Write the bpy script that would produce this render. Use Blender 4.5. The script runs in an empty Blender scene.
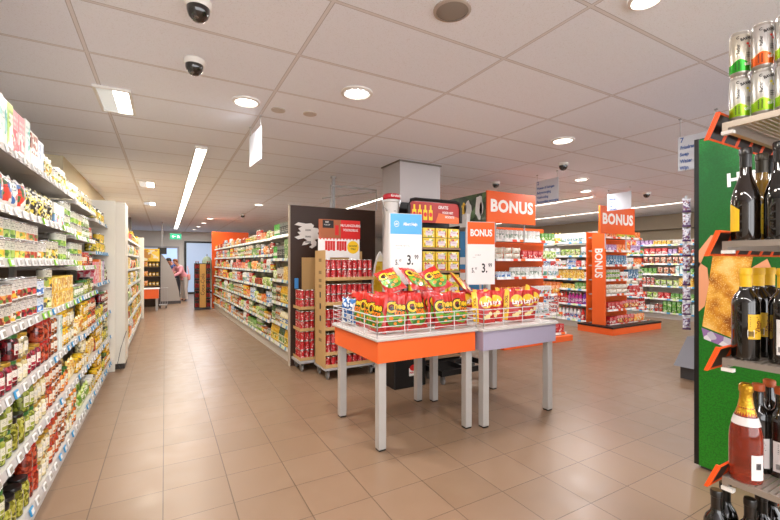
import bpy, bmesh, math, random
from mathutils import Matrix, Vector
random.seed(7)
R = math.radians
scene = bpy.context.scene
COL = scene.collection

# ------------------------------------------------------------------ camera, world, exposure
cam_d = bpy.data.cameras.new('camera')
cam_d.sensor_width = 36.0
cam_d.lens = 36.0 * 400.0 / 780.0
cam_d.shift_y = 2.0 / 780.0
cam_d.clip_end = 100
cam = bpy.data.objects.new('camera', cam_d)
cam.location = (0, 0, 1.42)
cam.rotation_euler = (R(90), 0, R(-29.36))
COL.objects.link(cam)
scene.camera = cam
world = bpy.data.worlds.new('world')
scene.world = world
world.use_nodes = True
world.node_tree.nodes['Background'].inputs[0].default_value = (0.98, 0.98, 1.0, 1)
world.node_tree.nodes['Background'].inputs[1].default_value = 5.0
scene.view_settings.view_transform = 'Standard'
scene.view_settings.look = 'None'
scene.view_settings.gamma = 1
scene.view_settings.exposure = 0.0
LIGHT = 0.68
CEIL = 2.76


def area_light(name, x, y, sx, sy, power, color=None, z=CEIL - 0.03):
    color = color or (1, 0.99, 0.995)
    ld = bpy.data.lights.new(name, 'AREA')
    ld.shape = 'RECTANGLE'
    ld.size = sx
    ld.size_y = sy
    ld.energy = power * LIGHT
    ld.color = color
    o = bpy.data.objects.new(name, ld)
    o.location = (x, y, z)
    COL.objects.link(o)
    return o


# ------------------------------------------------------------------ helpers
def lin(c):
    if isinstance(c, str):
        c = c.lstrip('#')
        c = tuple(int(c[i:i + 2], 16) / 255 for i in (0, 2, 4))
    return tuple((v / 12.92 if v <= 0.04045 else ((v + 0.055) / 1.055) ** 2.4) for v in c[:3]) + (1,)


_mats = {}


def mat(name, color, rough=0.5, metal=0.0, emit=0.0, coat=0.0, trans=0.0, ior=1.45, alpha=1.0):
    if name in _mats:
        return _mats[name]
    m = bpy.data.materials.new(name)
    m.use_nodes = True
    b = m.node_tree.nodes['Principled BSDF']
    b.inputs['Base Color'].default_value = lin(color)
    b.inputs['Roughness'].default_value = rough
    b.inputs['Metallic'].default_value = metal
    b.inputs['IOR'].default_value = ior
    b.inputs['Coat Weight'].default_value = coat
    b.inputs['Transmission Weight'].default_value = trans
    b.inputs['Alpha'].default_value = alpha
    if emit:
        b.inputs['Emission Color'].default_value = lin(color)
        b.inputs['Emission Strength'].default_value = emit
    _mats[name] = m
    return m


class NT:
    """small node-tree writer"""
    def __init__(s, name):
        s.m = bpy.data.materials.new(name)
        s.m.use_nodes = True
        s.t = s.m.node_tree
        s.b = s.t.nodes['Principled BSDF']
        s.tc = None

    def n(s, kind, **kw):
        nd = s.t.nodes.new(kind)
        for k, v in kw.items():
            setattr(nd, k, v)
        return nd

    def put(s, sock, v):
        if isinstance(v, bpy.types.NodeSocket):
            s.t.links.new(v, sock)
        else:
            sock.default_value = v

    def math(s, op, a, b=0.0, c=0.0):
        nd = s.n('ShaderNodeMath', operation=op)
        s.put(nd.inputs[0], a)
        s.put(nd.inputs[1], b)
        s.put(nd.inputs[2], c)
        return nd.outputs[0]

    def between(s, v, a, b):
        return s.math('MULTIPLY', s.math('GREATER_THAN', v, a), s.math('LESS_THAN', v, b))

    def mix(s, f, a, b):
        nd = s.n('ShaderNodeMix', data_type='RGBA')
        s.put(nd.inputs[0], f)
        s.put(nd.inputs[6], a)
        s.put(nd.inputs[7], b)
        return nd.outputs[2]

    def ramp(s, v, stops, interp='CONSTANT'):
        nd = s.n('ShaderNodeValToRGB')
        cr = nd.color_ramp
        cr.interpolation = interp
        while len(cr.elements) < len(stops):
            cr.elements.new(0.5)
        for e, (p, c) in zip(cr.elements, stops):
            e.position = p
        for e, (p, c) in zip(cr.elements, stops):
            e.color = lin(c)
        s.put(nd.inputs[0], v)
        return nd.outputs[0]

    def coord(s, which):
        if s.tc is None:
            s.tc = s.n('ShaderNodeTexCoord')
        return s.tc.outputs[which]

    def sep(s, v):
        nd = s.n('ShaderNodeSeparateXYZ')
        s.put(nd.inputs[0], v)
        return nd.outputs

    def comb(s, x, y, z=0.0):
        nd = s.n('ShaderNodeCombineXYZ')
        s.put(nd.inputs[0], x)
        s.put(nd.inputs[1], y)
        s.put(nd.inputs[2], z)
        return nd.outputs[0]

    def noise(s, vec, scale, detail=2.0):
        nd = s.n('ShaderNodeTexNoise')
        s.put(nd.inputs['Vector'], vec)
        nd.inputs['Scale'].default_value = scale
        nd.inputs['Detail'].default_value = detail
        return nd.outputs['Fac']

    def voro(s, vec, scale, feature='F1', out='Color'):
        nd = s.n('ShaderNodeTexVoronoi', feature=feature)
        s.put(nd.inputs['Vector'], vec)
        nd.inputs['Scale'].default_value = scale
        return nd.outputs[out]

    def bump(s, h, strength=0.3, dist=0.002):
        nd = s.n('ShaderNodeBump')
        nd.inputs['Strength'].default_value = strength
        nd.inputs['Distance'].default_value = dist
        s.put(nd.inputs['Height'], h)
        s.t.links.new(nd.outputs[0], s.b.inputs['Normal'])

    def done(s, color, rough=0.4, coat=0.0, metal=0.0):
        s.put(s.b.inputs['Base Color'], color)
        s.put(s.b.inputs['Roughness'], rough)
        s.b.inputs['Coat Weight'].default_value = coat
        s.b.inputs['Metallic'].default_value = metal
        return s.m


def label_mat(name, zones, blobs=(), patches=(), texts=(), rough=0.35, coat=0.2, metal=0.0, ink=0.75):
    """printed packaging: colour zones over the height, produce-like blobs, plain patches, lines of small print"""
    if name in _mats:
        return _mats[name]
    s = NT(name)
    g = s.sep(s.coord('Generated'))
    gx, gy, gz = g[0], g[1], g[2]
    col = s.ramp(gz, zones) if len(zones) > 1 else lin(zones[0][1])
    rnd_ = s.n('ShaderNodeObjectInfo').outputs['Random']
    sh_ = s.n('ShaderNodeVectorMath', operation='ADD')
    s.put(sh_.inputs[0], s.coord('Object'))
    s.put(sh_.inputs[1], s.comb(s.math('MULTIPLY', rnd_, 7.0), s.math('MULTIPLY', rnd_, 3.0), s.math('MULTIPLY', rnd_, 5.0)))
    for (z0, z1, cols, scale, x0, x1) in blobs:
        v = s.sep(s.voro(sh_.outputs[0], scale))[0]
        n = len(cols)
        c = s.ramp(v, [(i / n, cc) for i, cc in enumerate(cols)])
        m = s.between(gz, z0, z1)
        if x0 > 0 or x1 < 1:
            m = s.math('MULTIPLY', m, s.between(gx, x0, x1))
        col = s.mix(m, col, c)
    for (x0, x1, z0, z1, c) in patches:
        m = s.math('MULTIPLY', s.between(gz, z0, z1), s.between(gx, x0, x1))
        m = s.math('MULTIPLY', m, s.math('LESS_THAN', gy, 0.5))
        col = s.mix(m, col, lin(c))
    for (x0, x1, z0, z1, c, rows) in texts:
        row = s.math('MULTIPLY', gz, rows)
        fr = s.math('FRACT', row)
        nz = s.noise(s.comb(s.math('MULTIPLY', gx, 17.0), s.math('MULTIPLY', s.math('FLOOR', row), 3.7)), 1.0, 1.0)
        m = s.math('MULTIPLY', s.math('MULTIPLY', s.between(fr, 0.35, 0.85), s.math('GREATER_THAN', nz, 0.48)), ink)
        m = s.math('MULTIPLY', m, s.math('MULTIPLY', s.between(gz, z0, z1), s.between(gx, x0, x1)))
        col = s.mix(m, col, lin(c))
    _mats[name] = s.done(col, rough, coat, metal)
    return s.m


def add_faces(bm, verts, faces, mi=0, M=None, smooth=False):
    vs = [bm.verts.new(M @ Vector(v) if M else v) for v in verts]
    out = []
    for f in faces:
        try:
            fc = bm.faces.new([vs[i] for i in f])
            fc.material_index = mi
            fc.smooth = smooth
            out.append(fc)
        except ValueError:
            pass
    return vs, out


def box(bm, x0, x1, y0, y1, z0, z1, mi=0, M=None, bev=0.0):
    v = [(x0, y0, z0), (x1, y0, z0), (x1, y1, z0), (x0, y1, z0), (x0, y0, z1), (x1, y0, z1), (x1, y1, z1), (x0, y1, z1)]
    f = [(0, 3, 2, 1), (4, 5, 6, 7), (0, 1, 5, 4), (1, 2, 6, 5), (2, 3, 7, 6), (3, 0, 4, 7)]
    vs, fs = add_faces(bm, v, f, mi, M)
    if bev:
        es = list({e for fc in fs for e in fc.edges})
        r = bmesh.ops.bevel(bm, geom=es, offset=bev, segments=2, profile=0.5, affect='EDGES')
        for fc in r['faces']:
            fc.material_index = mi


def lathe(bm, prof, seg=16, mi=0, M=None, mis=None, cx=0, cy=0):
    """prof: list of (r, z); mis: material index per band"""
    rings = []
    for r, z in prof:
        if r < 1e-5:
            p = Vector((cx, cy, z))
            rings.append([bm.verts.new(M @ p if M else p)])
        else:
            ring = []
            for i in range(seg):
                a = 2 * math.pi * i / seg
                p = Vector((cx + r * math.cos(a), cy + r * math.sin(a), z))
                ring.append(bm.verts.new(M @ p if M else p))
            rings.append(ring)
    for k in range(len(rings) - 1):
        a, b = rings[k], rings[k + 1]
        m = mis[k] if mis else mi
        for i in range(seg):
            j = (i + 1) % seg
            if len(a) == 1 and len(b) == 1:
                continue
            if len(a) == 1:
                f = bm.faces.new((a[0], b[j], b[i]))
            elif len(b) == 1:
                f = bm.faces.new((a[i], a[j], b[0]))
            else:
                f = bm.faces.new((a[i], a[j], b[j], b[i]))
            f.material_index = m
            f.smooth = True


def tube(bm, pts, r=0.003, seg=6, mi=0, closed=False):
    pts = [Vector(p) for p in pts]
    n = len(pts)
    rings = []
    for i, p in enumerate(pts):
        a = pts[(i - 1) % n] if (closed or i > 0) else p
        b = pts[(i + 1) % n] if (closed or i < n - 1) else p
        d = (b - a).normalized()
        up = Vector((0, 0, 1)) if abs(d.z) < 0.9 else Vector((1, 0, 0))
        u = d.cross(up).normalized()
        w = d.cross(u)
        rings.append([bm.verts.new(p + (u * math.cos(t) + w * math.sin(t)) * r) for t in [2 * math.pi * k / seg for k in range(seg)]])
    for i in range(n if closed else n - 1):
        a, b = rings[i], rings[(i + 1) % n]
        for k in range(seg):
            f = bm.faces.new((a[k], b[k], b[(k + 1) % seg], a[(k + 1) % seg]))
            f.material_index = mi
            f.smooth = True
    if not closed:
        for rg, rev in ((rings[0], False), (rings[-1], True)):
            f = bm.faces.new(rg if rev else rg[::-1])
            f.material_index = mi


def prism(bm, outline, y0, y1, mi=0, mi_side=None, M=None):
    """outline in the local xz plane, extruded from y0 (front) to y1 (back)"""
    n = len(outline)
    v = [(x, y0, z) for x, z in outline] + [(x, y1, z) for x, z in outline]
    vs = [bm.verts.new(M @ Vector(p) if M else p) for p in v]
    area = sum(outline[i][0] * outline[(i + 1) % n][1] - outline[(i + 1) % n][0] * outline[i][1] for i in range(n))
    fr = vs[:n] if area > 0 else vs[:n][::-1]
    bk = vs[n:][::-1] if area > 0 else vs[n:]
    f = bm.faces.new(fr)
    f.material_index = mi
    f = bm.faces.new(bk)
    f.material_index = mi if mi_side is None else mi_side
    for i in range(n):
        j = (i + 1) % n
        q = (vs[i], vs[i + n], vs[j + n], vs[j]) if area > 0 else (vs[j], vs[j + n], vs[i + n], vs[i])
        f = bm.faces.new(q)
        f.material_index = mi if mi_side is None else mi_side


_glyph = {}


def glyphs(s, bold=0.0, spacing=1.0):
    key = (s, bold, spacing)
    if key not in _glyph:
        cu = bpy.data.curves.new('t', 'FONT')
        cu.body = s
        cu.size = 1.0
        cu.offset = bold
        cu.space_character = spacing
        cu.resolution_u = 3
        cu.align_x = 'CENTER'
        cu.align_y = 'CENTER'
        o = bpy.data.objects.new('t', cu)
        COL.objects.link(o)
        bpy.context.view_layer.update()
        dg = bpy.context.evaluated_depsgraph_get()
        me = bpy.data.meshes.new_from_object(o.evaluated_get(dg))
        _glyph[key] = ([tuple(v.co) for v in me.vertices], [tuple(p.vertices) for p in me.polygons])
        bpy.data.objects.remove(o)
        bpy.data.curves.remove(cu)
        bpy.data.meshes.remove(me)
    return _glyph[key]


def text(bm, s, size, x, z, y, mi, sx=1.0, bold=0.0, rot=0.0, fn=None, spacing=1.0, M=None):
    """flat print facing local -y, centred on (x, z)"""
    vs, fs = glyphs(s, bold, spacing)
    c, sn = math.cos(rot), math.sin(rot)
    pts = []
    for p in vs:
        a, b = p[0] * size * sx, p[1] * size
        px, pz = x + a * c - b * sn, z + a * sn + b * c
        py = y if fn is None else fn(px, pz) + y
        pts.append((px, py, pz))
    add_faces(bm, pts, fs, mi, M)


def disc(bm, x, z, rx, rz, y, mi, seg=20, fn=None, M=None):
    pts = []
    for i in range(seg):
        a = 2 * math.pi * i / seg
        px, pz = x + rx * math.cos(a), z + rz * math.sin(a)
        pts.append((px, y if fn is None else fn(px, pz) + y, pz))
    add_faces(bm, pts, [tuple(range(seg))], mi, M)


def rect(bm, x0, x1, z0, z1, y, mi, M=None):
    add_faces(bm, [(x0, y, z0), (x1, y, z0), (x1, y, z1), (x0, y, z1)], [(0, 1, 2, 3)], mi, M)


def mesh(name, bm, mats, sharp=35):
    me = bpy.data.meshes.new(name)
    bm.to_mesh(me)
    bm.free()
    for m in (mats if isinstance(mats, (list, tuple)) else [mats]):
        me.materials.append(m)
    if any(p.use_smooth for p in me.polygons):
        me.set_sharp_from_angle(angle=R(sharp))
    return me


def obj(name, bm, mats, parent=None, loc=None, rz=0.0):
    me = mesh(name, bm, mats) if isinstance(bm, bmesh.types.BMesh) else bm
    o = bpy.data.objects.new(name, me)
    COL.objects.link(o)
    if parent is not None:
        o.parent = parent
    if loc is not None:
        o.location = loc
    if rz:
        o.rotation_euler = (0, 0, rz)
    return o


def tag(o, label, cat, group=None):
    o['label'] = label
    o['category'] = cat
    if group:
        o['group'] = group
    return o


def thing(name, label, cat, loc=(0, 0, 0), rz=0.0, group=None):
    o = bpy.data.objects.new(name, None)
    o.empty_display_size = 0.1
    COL.objects.link(o)
    o.location = loc
    o.rotation_euler = (0, 0, rz)
    return tag(o, label, cat, group)


def struct(name, bm, mats):
    o = obj(name, bm, mats)
    o['kind'] = 'structure'
    return o


def B():
    return bmesh.new()


def boxbm(*a, **k):
    bm = B()
    box(bm, *a, **k)
    return bm


# ------------------------------------------------------------------ plain materials
WHITE = mat('white_paint', '#e6e2dc', 0.45)
WALLM = mat('wall_paint', '#dcd6cc', 0.6)
CREAM = mat('cream_steel', '#e3dfd4', 0.4)
SHELFW = mat('shelf_steel', '#c8c4be', 0.35)
RAIL = mat('price_rail', '#bcb8b6', 0.3, coat=0.3)
GREY = mat('grey_steel', '#a9a7a8', 0.4)
DGREY = mat('dark_grey', '#4c4a4b', 0.5)
BLACK = mat('black_plastic', '#161414', 0.4)
CHROME = mat('chrome_wire', '#d8d8d8', 0.22, 0.85)
ORANGE = mat('orange_laminate', '#f2672a', 0.4)
ORANGE2 = mat('orange_panel', '#ee5d12', 0.45)
LILAC = mat('lilac_laminate', '#aca3b8', 0.4)
BROWN = mat('brown_panel', '#3a251a', 0.45)
CARD = mat('cardboard', '#c09a66', 0.8)
PAPER = mat('paper_white', '#eeeae6', 0.6)
INK = mat('black_ink', '#2a2626', 0.6)
BLUEINK = mat('blue_ink', '#2b5296', 0.6)
SKYB = mat('sky_blue', '#5aa9de', 0.5)
RED = mat('red_print', '#d5201c', 0.45)
YEL = mat('yellow_print', '#f5c51a', 0.45)
WOODP = mat('light_wood', '#c99a55', 0.6)
EMIS = mat('lamp_white', '#fff6ea', 0.5, emit=9.0)
EMIS2 = mat('lamp_tube', '#fff6ea', 0.5, emit=9.0)
SKIN = mat('skin', '#c98f70', 0.6)


def floor_mat():
    s = NT('floor_tiles')
    p = s.sep(s.coord('Object'))
    px, py = 0.366, 0.345
    u = s.math('DIVIDE', s.math('ADD', p[0], 0.01 + 40 * px), px)
    v = s.math('DIVIDE', s.math('ADD', p[1], -2.852 + 40 * py), py)
    fu, fv = s.math('FRACT', u), s.math('FRACT', v)
    gu = s.math('LESS_THAN', s.math('ABSOLUTE', s.math('SUBTRACT', fu, 0.5)), 0.5 - 0.0075)
    gv = s.math('LESS_THAN', s.math('ABSOLUTE', s.math('SUBTRACT', fv, 0.5)), 0.5 - 0.0065)
    tile = s.math('MULTIPLY', gu, gv)
    cell = s.n('ShaderNodeTexWhiteNoise', noise_dimensions='2D')
    s.put(cell.inputs['Vector'], s.comb(s.math('FLOOR', u), s.math('FLOOR', v)))
    base = s.ramp(cell.outputs['Value'], [(0, '#836a54'), (0.5, '#876d57'), (1.0, '#8a705a')], 'LINEAR')
    nz = s.noise(s.coord('Object'), 7.0, 6.0)
    base = s.mix(s.math('MULTIPLY', s.math('SUBTRACT', nz, 0.42), 0.9), base, lin('#92785f'))
    col = s.mix(tile, lin('#5a4737'), base)
    rough = s.math('ADD', s.math('MULTIPLY', nz, 0.25), 0.22)
    s.bump(tile, 0.4, 0.002)
    return s.done(col, rough)


def ceil_mat():
    s = NT('ceiling_tiles')
    p = s.sep(s.coord('Object'))
    px, py = 1.19, 0.62
    u = s.math('DIVIDE', s.math('ADD', p[0], -0.755 + 10 * px), px)
    v = s.math('DIVIDE', s.math('ADD', p[1], -1.93 + 20 * py), py)
    fu, fv = s.math('FRACT', u), s.math('FRACT', v)
    du = s.math('MULTIPLY', s.math('SUBTRACT', 0.5, s.math('ABSOLUTE', s.math('SUBTRACT', fu, 0.5))), px)
    dv = s.math('MULTIPLY', s.math('SUBTRACT', 0.5, s.math('ABSOLUTE', s.math('SUBTRACT', fv, 0.5))), py)
    d = s.math('MINIMUM', du, dv)
    tile = s.math('GREATER_THAN', d, 0.009)
    edge = s.between(d, 0.009, 0.0125)  # thin dark line paints the shadow beside the grid bars
    cell = s.n('ShaderNodeTexWhiteNoise', noise_dimensions='2D')
    s.put(cell.inputs['Vector'], s.comb(s.math('FLOOR', u), s.math('FLOOR', v)))
    base = s.ramp(cell.outputs['Value'], [(0, '#f0f2fb'), (1.0, '#f4f5fc')], 'LINEAR')
    nz = s.noise(s.coord('Object'), 160.0, 2.0)
    base = s.mix(s.math('MULTIPLY', s.math('GREATER_THAN', nz, 0.62), 0.25), base, lin('#bdb4ad'))
    col = s.mix(tile, lin('#e2dddf'), base)
    col = s.mix(edge, col, lin('#b3a9aa'))
    s.bump(tile, 0.5, 0.004)
    return s.done(col, 0.8)


# ------------------------------------------------------------------ room shell
CEILM = ceil_mat()
struct('floor', boxbm(-4.2, 14.2, -4.2, 20.2, -0.1, 0), floor_mat())
struct('ceiling', boxbm(-4.2, 14.2, -4.2, 20.2, CEIL, CEIL + 0.1), CEILM)
struct('wall_far', boxbm(-4.2, 14.2, 20.0, 20.2, 0, CEIL), WALLM)
struct('wall_left', boxbm(-4.2, -4.0, -4.0, 20.0, 0, CEIL), WALLM)
struct('wall_right', boxbm(12.6, 12.8, -4.0, 20.0, 0, CEIL), mat('tan_wall', '#b9a78d', 0.7))
struct('wall_aisle', boxbm(-1.5, -1.12, 6.42, 13.2, 0, CEIL), mat('tan_wall2', '#cdbf9f', 0.7))
struct('column', boxbm(2.68, 3.33, 4.50, 4.98, 0, CEIL), mat('column_paint', '#b9b2b1', 0.6))
bm = B()
for a in ((2.665, 3.345, 4.485, 4.499), (2.665, 3.345, 4.981, 4.995), (2.665, 2.679, 4.50, 4.98), (3.331, 3.345, 4.50, 4.98)):
    box(bm, a[0], a[1], a[2], a[3], CEIL - 0.02, CEIL - 0.001)
struct('trim_1', bm, mat('dark_bronze', '#6d6258', 0.5))
# shop front behind the viewer, added unglazed to let fill light in: mullions, sill
bm = B()
box(bm, -4.0, 12.6, -4.2, -4.0, 0, 0.35)
for i in range(8):
    x = -3.9 + i * 2.34
    box(bm, x, x + 0.1, -4.2, -4.05, 0.35, CEIL)
struct('window_1', bm, GREY)
# bulkhead seen over the goods at the far right
struct('trim_2', boxbm(12.3, 12.6, -2.0, 20.0, 2.35, CEIL - 0.001), mat('tan_trim', '#a99a84', 0.7))

# back wall windows and dark door opening
def back_window(n, x0, x1, z0, z1, frame, pane):
    bm = B()
    t = 0.08
    box(bm, x0, x0 + t, 19.9, 19.999, z0, z1)
    box(bm, x1 - t, x1, 19.9, 19.999, z0, z1)
    box(bm, x0 + t, x1 - t, 19.9, 19.999, z1 - t, z1)
    box(bm, x0 + t, x1 - t, 19.9, 19.999, z0, z0 + t)
    o = struct('window_%d' % n, bm, frame)
    p = obj('window_pane', boxbm(x0 + t, x1 - t, 19.93, 19.95, z0 + t, z1 - t), pane, o)
    p['kind'] = 'structure'


back_window(2, 0.75, 2.6, 0.0, 2.35, BLACK, mat('pane_pale', '#9fb0c8', 0.2, emit=0.7))
back_window(3, -2.6, 0.55, 0.9, 2.1, GREY, mat('pane_blue', '#a5c0e0', 0.2, emit=1.0))
back_window(4, 2.9, 6.0, 0.0, 2.2, DGREY, mat('pane_grey', '#6c7484', 0.2))

# ------------------------------------------------------------------ lamps in the ceiling
def strip(x, y0, y1, w, label, lit=60, col=None):
    t = thing('strip_light', label, 'light', (x, (y0 + y1) / 2, CEIL), 0, 'long strip lights')
    h = (y1 - y0) / 2
    bm = B()
    box(bm, -w / 2 - 0.012, -w / 2, -h, h, -0.035, -0.001)
    box(bm, w / 2, w / 2 + 0.012, -h, h, -0.035, -0.001)
    box(bm, -w / 2, w / 2, -h, h, -0.012, -0.001)
    n = max(1, round((y1 - y0) / 1.5))
    for i in range(n + 1):
        yy = -h + i * 2 * h / n
        box(bm, -w / 2, w / 2, max(-h, yy - 0.03), min(h, yy + 0.03), -0.03, -0.012)
    obj('housing', bm, WHITE, t)
    for i in range(n):
        a, b = -h + i * 2 * h / n + 0.03, -h + (i + 1) * 2 * h / n - 0.03
        obj('tube_cover', boxbm(-w / 2 + 0.002, w / 2 - 0.002, a, b, -0.028, -0.013), EMIS2, t)
    k = max(1, round((y1 - y0) / 4.5))
    for i in range(k):
        L = (y1 - y0) / k
        o = area_light('strip_lamp', 0, 0, w, L, lit * L, col, z=0)
        o.parent = t
        o.location = (0, -h + (i + 0.5) * L, -0.04)


def downlight(x, y, r, label, power=35, kind='on'):
    t = thing('downlight', label, 'light', (x, y, CEIL), 0, 'round ceiling lights')
    bm = B()
    lathe(bm, [(r, -0.001), (r * 1.0, -0.012), (r * 0.82, -0.018), (r * 0.78, -0.006)], 28)
    obj('rim', bm, WHITE, t)
    bm = B()
    lathe(bm, [(r * 0.77, -0.008), (0, -0.009)], 28)
    if kind == 'on':
        obj('lens', bm, EMIS, t)
    else:
        obj('lens', bm, mat('faceted_lens', '#dfe6ee', 0.15, 0.3, emit=0.8), t)
        bm = B()
        for i in range(10):
            a = i * 0.628
            tube(bm, [(0, 0, -0.014), (r * 0.7 * math.cos(a), r * 0.7 * math.sin(a), -0.012)], 0.003)
        obj('reflector_fins', bm, EMIS, t)
    o = area_light('downlight_lamp', 0, 0, r * 1.5, r * 1.5, power, z=0)
    o.data.shape = 'DISK'
    o.parent = t
    o.location = (0, 0, -0.025)


def square_light(x, y, s, label, power=60, k=2.3):
    t = thing('square_downlight', label, 'light', (x, y, CEIL), 0, 'square ceiling lights')
    h = s / 2
    q = h * k
    bm = B()
    for a in ((-h, h, -q, -q + 0.02), (-h, h, q - 0.02, q), (-h, -h + 0.02, -q + 0.02, q - 0.02), (h - 0.02, h, -q + 0.02, q - 0.02)):
        box(bm, a[0], a[1], a[2], a[3], -0.02, -0.001)
    obj('frame', bm, WHITE, t)
    bm = B()
    box(bm, 0.0, h - 0.02, -q + 0.02, q - 0.02, -0.008, -0.001)
    obj('diffuser', bm, EMIS, t)
    obj('reflector', boxbm(-h + 0.02, -0.0005, -q + 0.02, q - 0.02, -0.012, -0.001), mat('reflector_grey', '#cfd2d2', 0.25, 0.5, emit=0.55), t)
    o = area_light('square_lamp', 0, 0, s * 0.9, q * 1.8, power, (1, 0.9, 0.76), z=0)
    o.parent = t
    o.location = (0, 0, -0.03)


strip(0.37, 5.1, 17.9, 0.11, 'long row of lit strip lights running along the ceiling above the aisle', 12.5, (1, 0.91, 0.78))
strip(3.9, 6.2, 14.0, 0.08, 'lit strip light seen between the brown panel and the white column', 14)
strip(7.5, 5.0, 11.0, 0.08, 'lit strip light behind the larger BONUS sign', 22)
strip(9.9, 4.4, 10.5, 0.08, 'lit strip light above the end display with the upright BONUS board', 22)
strip(5.7, -2.5, 1.2, 0.11, 'strip light over the goods behind the green beer poster', 16)
strip(-0.2, -3.5, 0.5, 0.11, 'strip light over the aisle behind the viewpoint', 18)
strip(2.9, -3.5, 0.0, 0.11, 'strip light near the shop front', 18)
square_light(-0.355, 4.0, 0.25, 'square recessed ceiling light above the jar shelving, larger and nearer of three', 30)
square_light(-0.27, 8.0, 0.25, 'small square ceiling light over the white pillar, middle of three', 40)
square_light(-0.30, 10.6, 0.25, 'smallest square ceiling light, farthest of three', 40)
square_light(-0.37, 1.2, 0.25, 'square recessed ceiling light behind the viewpoint', 40)
downlight(0.59, 3.49, 0.11, 'small bright round spotlight in the ceiling beside the hanging white sign', 45)
downlight(1.32, 2.88, 0.125, 'round ceiling light with a faceted glass lens above the tables', 30, 'glass')
downlight(3.81, 2.90, 0.12, 'bright round downlight in the ceiling before the BONUS signs', 45)
downlight(2.13, 1.135, 0.08, 'bright round downlight cut by the upper picture edge', 45)
for x, y, l in ((5.86, 4.12, 'round downlight beside the hanging aisle sign numbered 2'), (6.9, 4.75, 'small round downlight under the hanging aisle sign numbered 2'),
                (8.9, 3.6, 'round downlight near the clip strip of small packs'), (1.9, 9.6, 'round downlight above the shelving with the orange end panel'),
                (1.2, 13.4, 'far round downlight before the orange end panel'), (1.15, 15.0, 'far round downlight, second beyond the orange panel'),
                (1.1, 16.6, 'far round downlight, third beyond the orange panel'), (1.05, 18.2, 'far round downlight nearest the back windows')):
    downlight(x, y, 0.11, l, 30 if y < 12 else 45)


def dome_camera(x, y, label, r=0.062):
    t = thing('dome_camera', label, 'security camera', (x, y, CEIL), 0, 'black dome cameras on the ceiling')
    bm = B()
    lathe(bm, [(r * 1.05, -0.001), (r * 1.07, -0.015), (r * 1.0, -0.03), (r * 0.92, -0.036), (r * 0.55, -0.035)], 24)
    obj('mount', bm, WHITE, t)
    bm = B()
    lathe(bm, [(r * 0.9, -0.034), (r * 0.88, -0.055), (r * 0.72, -0.08), (r * 0.42, -0.098), (0, -0.104)], 24)
    obj('dome', bm, mat('dome_black', '#1a1512', 0.08, coat=1.0), t)
    bm = B()
    lathe(bm, [(0.001, -0.12), (0.012, -0.117), (0.014, -0.1)], 12, M=Matrix.Translation((-0.01, -0.02, 0.02)))
    obj('lens', bm, mat('lens_glass', '#5a5048', 0.1, coat=1), t)


for x, y, l in ((0.15, 2.28, 'dome security camera nearest the upper picture edge'), (0.17, 2.95, 'dome security camera above the aisle, lower of the close pair'),
                (4.70, 3.57, 'small dome camera beside the hanging aisle sign numbered 2'), (4.83, 4.97, 'small dome camera above the larger BONUS sign'),
                (8.10, 4.30, 'small dome camera above the tan wall and far shelving'), (1.9, 11.8, 'tiny dome camera over the shelving with the orange end panel')):
    dome_camera(x, y, l)
t = thing('ceiling_speaker', 'round greyish loudspeaker grille set flush in the ceiling', 'speaker', (1.33, 1.69, CEIL))
bm = B()
lathe(bm, [(0.1, -0.001), (0.1, -0.008), (0.085, -0.012)], 28)
obj('rim', bm, mat('rim_taupe', '#b8aaa0', 0.6), t)
bm = B()
lathe(bm, [(0.086, -0.008), (0.06, -0.012), (0, -0.013)], 28)
obj('grille', bm, mat('grille_taupe', '#948980', 0.8), t)
for x, y, l in ((0.87, 3.55, 'small flat oval cover plate on the ceiling by the hanging sign'), (1.14, 3.5, 'small flat oval cover plate on the ceiling above the faceted light')):
    bm = B()
    lathe(bm, [(0.062, -0.001), (0.06, -0.008), (0, -0.009)], 20)
    tag(obj('cover_plate', bm, mat('plate', '#c8bdb4', 0.6), None, (x, y, CEIL)), l, 'cover plate', 'ceiling cover plates')

# ------------------------------------------------------------------ products: one of each kind, copied from then on
class Proto:
    def __init__(s, name, cat, desc, root, kids, w, d, h):
        s.name, s.cat, s.desc, s.root, s.kids, s.w, s.d, s.h = name, cat, desc, root, kids, w, d, h


def proto(name, cat, desc, me, kids, w, d, h):
    root = bpy.data.objects.new(name, me)
    ks = []
    for kn, km in kids:
        k = bpy.data.objects.new(kn, km)
        k.parent = root
        ks.append(k)
    return Proto(name, cat, desc, root, ks, w, d, h)


def clone(p, loc, rz, label, group, rx=0.0, ry=0.0, kids=True, scale=1.0):
    o = p.root.copy()
    COL.objects.link(o)
    o.location = loc
    o.rotation_euler = (rx, ry, rz)
    if scale != 1.0:
        o.scale = (scale,) * 3
    if kids:
        for k in p.kids:
            c = k.copy()
            COL.objects.link(c)
            c.parent = o
    o['label'] = label
    o['category'] = p.cat
    if group:
        o['group'] = group
    return o


TIN = mat('tin_metal', '#c9c9c6', 0.25, 0.9)


def can(name, desc, lm, r=0.04, h=0.1, seg=18, cat='can', nm='food_can'):
    bm = B()
    lathe(bm, [(0, 0.002), (r * 0.94, 0.002), (r * 0.98, 0), (r, 0.003), (r, 0.006), (r * 0.98, 0.008), (r * 0.98, h - 0.008), (r, h - 0.006), (r, h - 0.002),
               (r * 0.97, h), (r * 0.93, h - 0.004), (0, h - 0.004)], seg, mis=[1, 1, 1, 1, 1, 0, 1, 1, 1, 1, 1])
    return proto(nm, cat, desc, mesh(nm, bm, [lm, TIN]), [], 2 * r, 2 * r, h)


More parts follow.
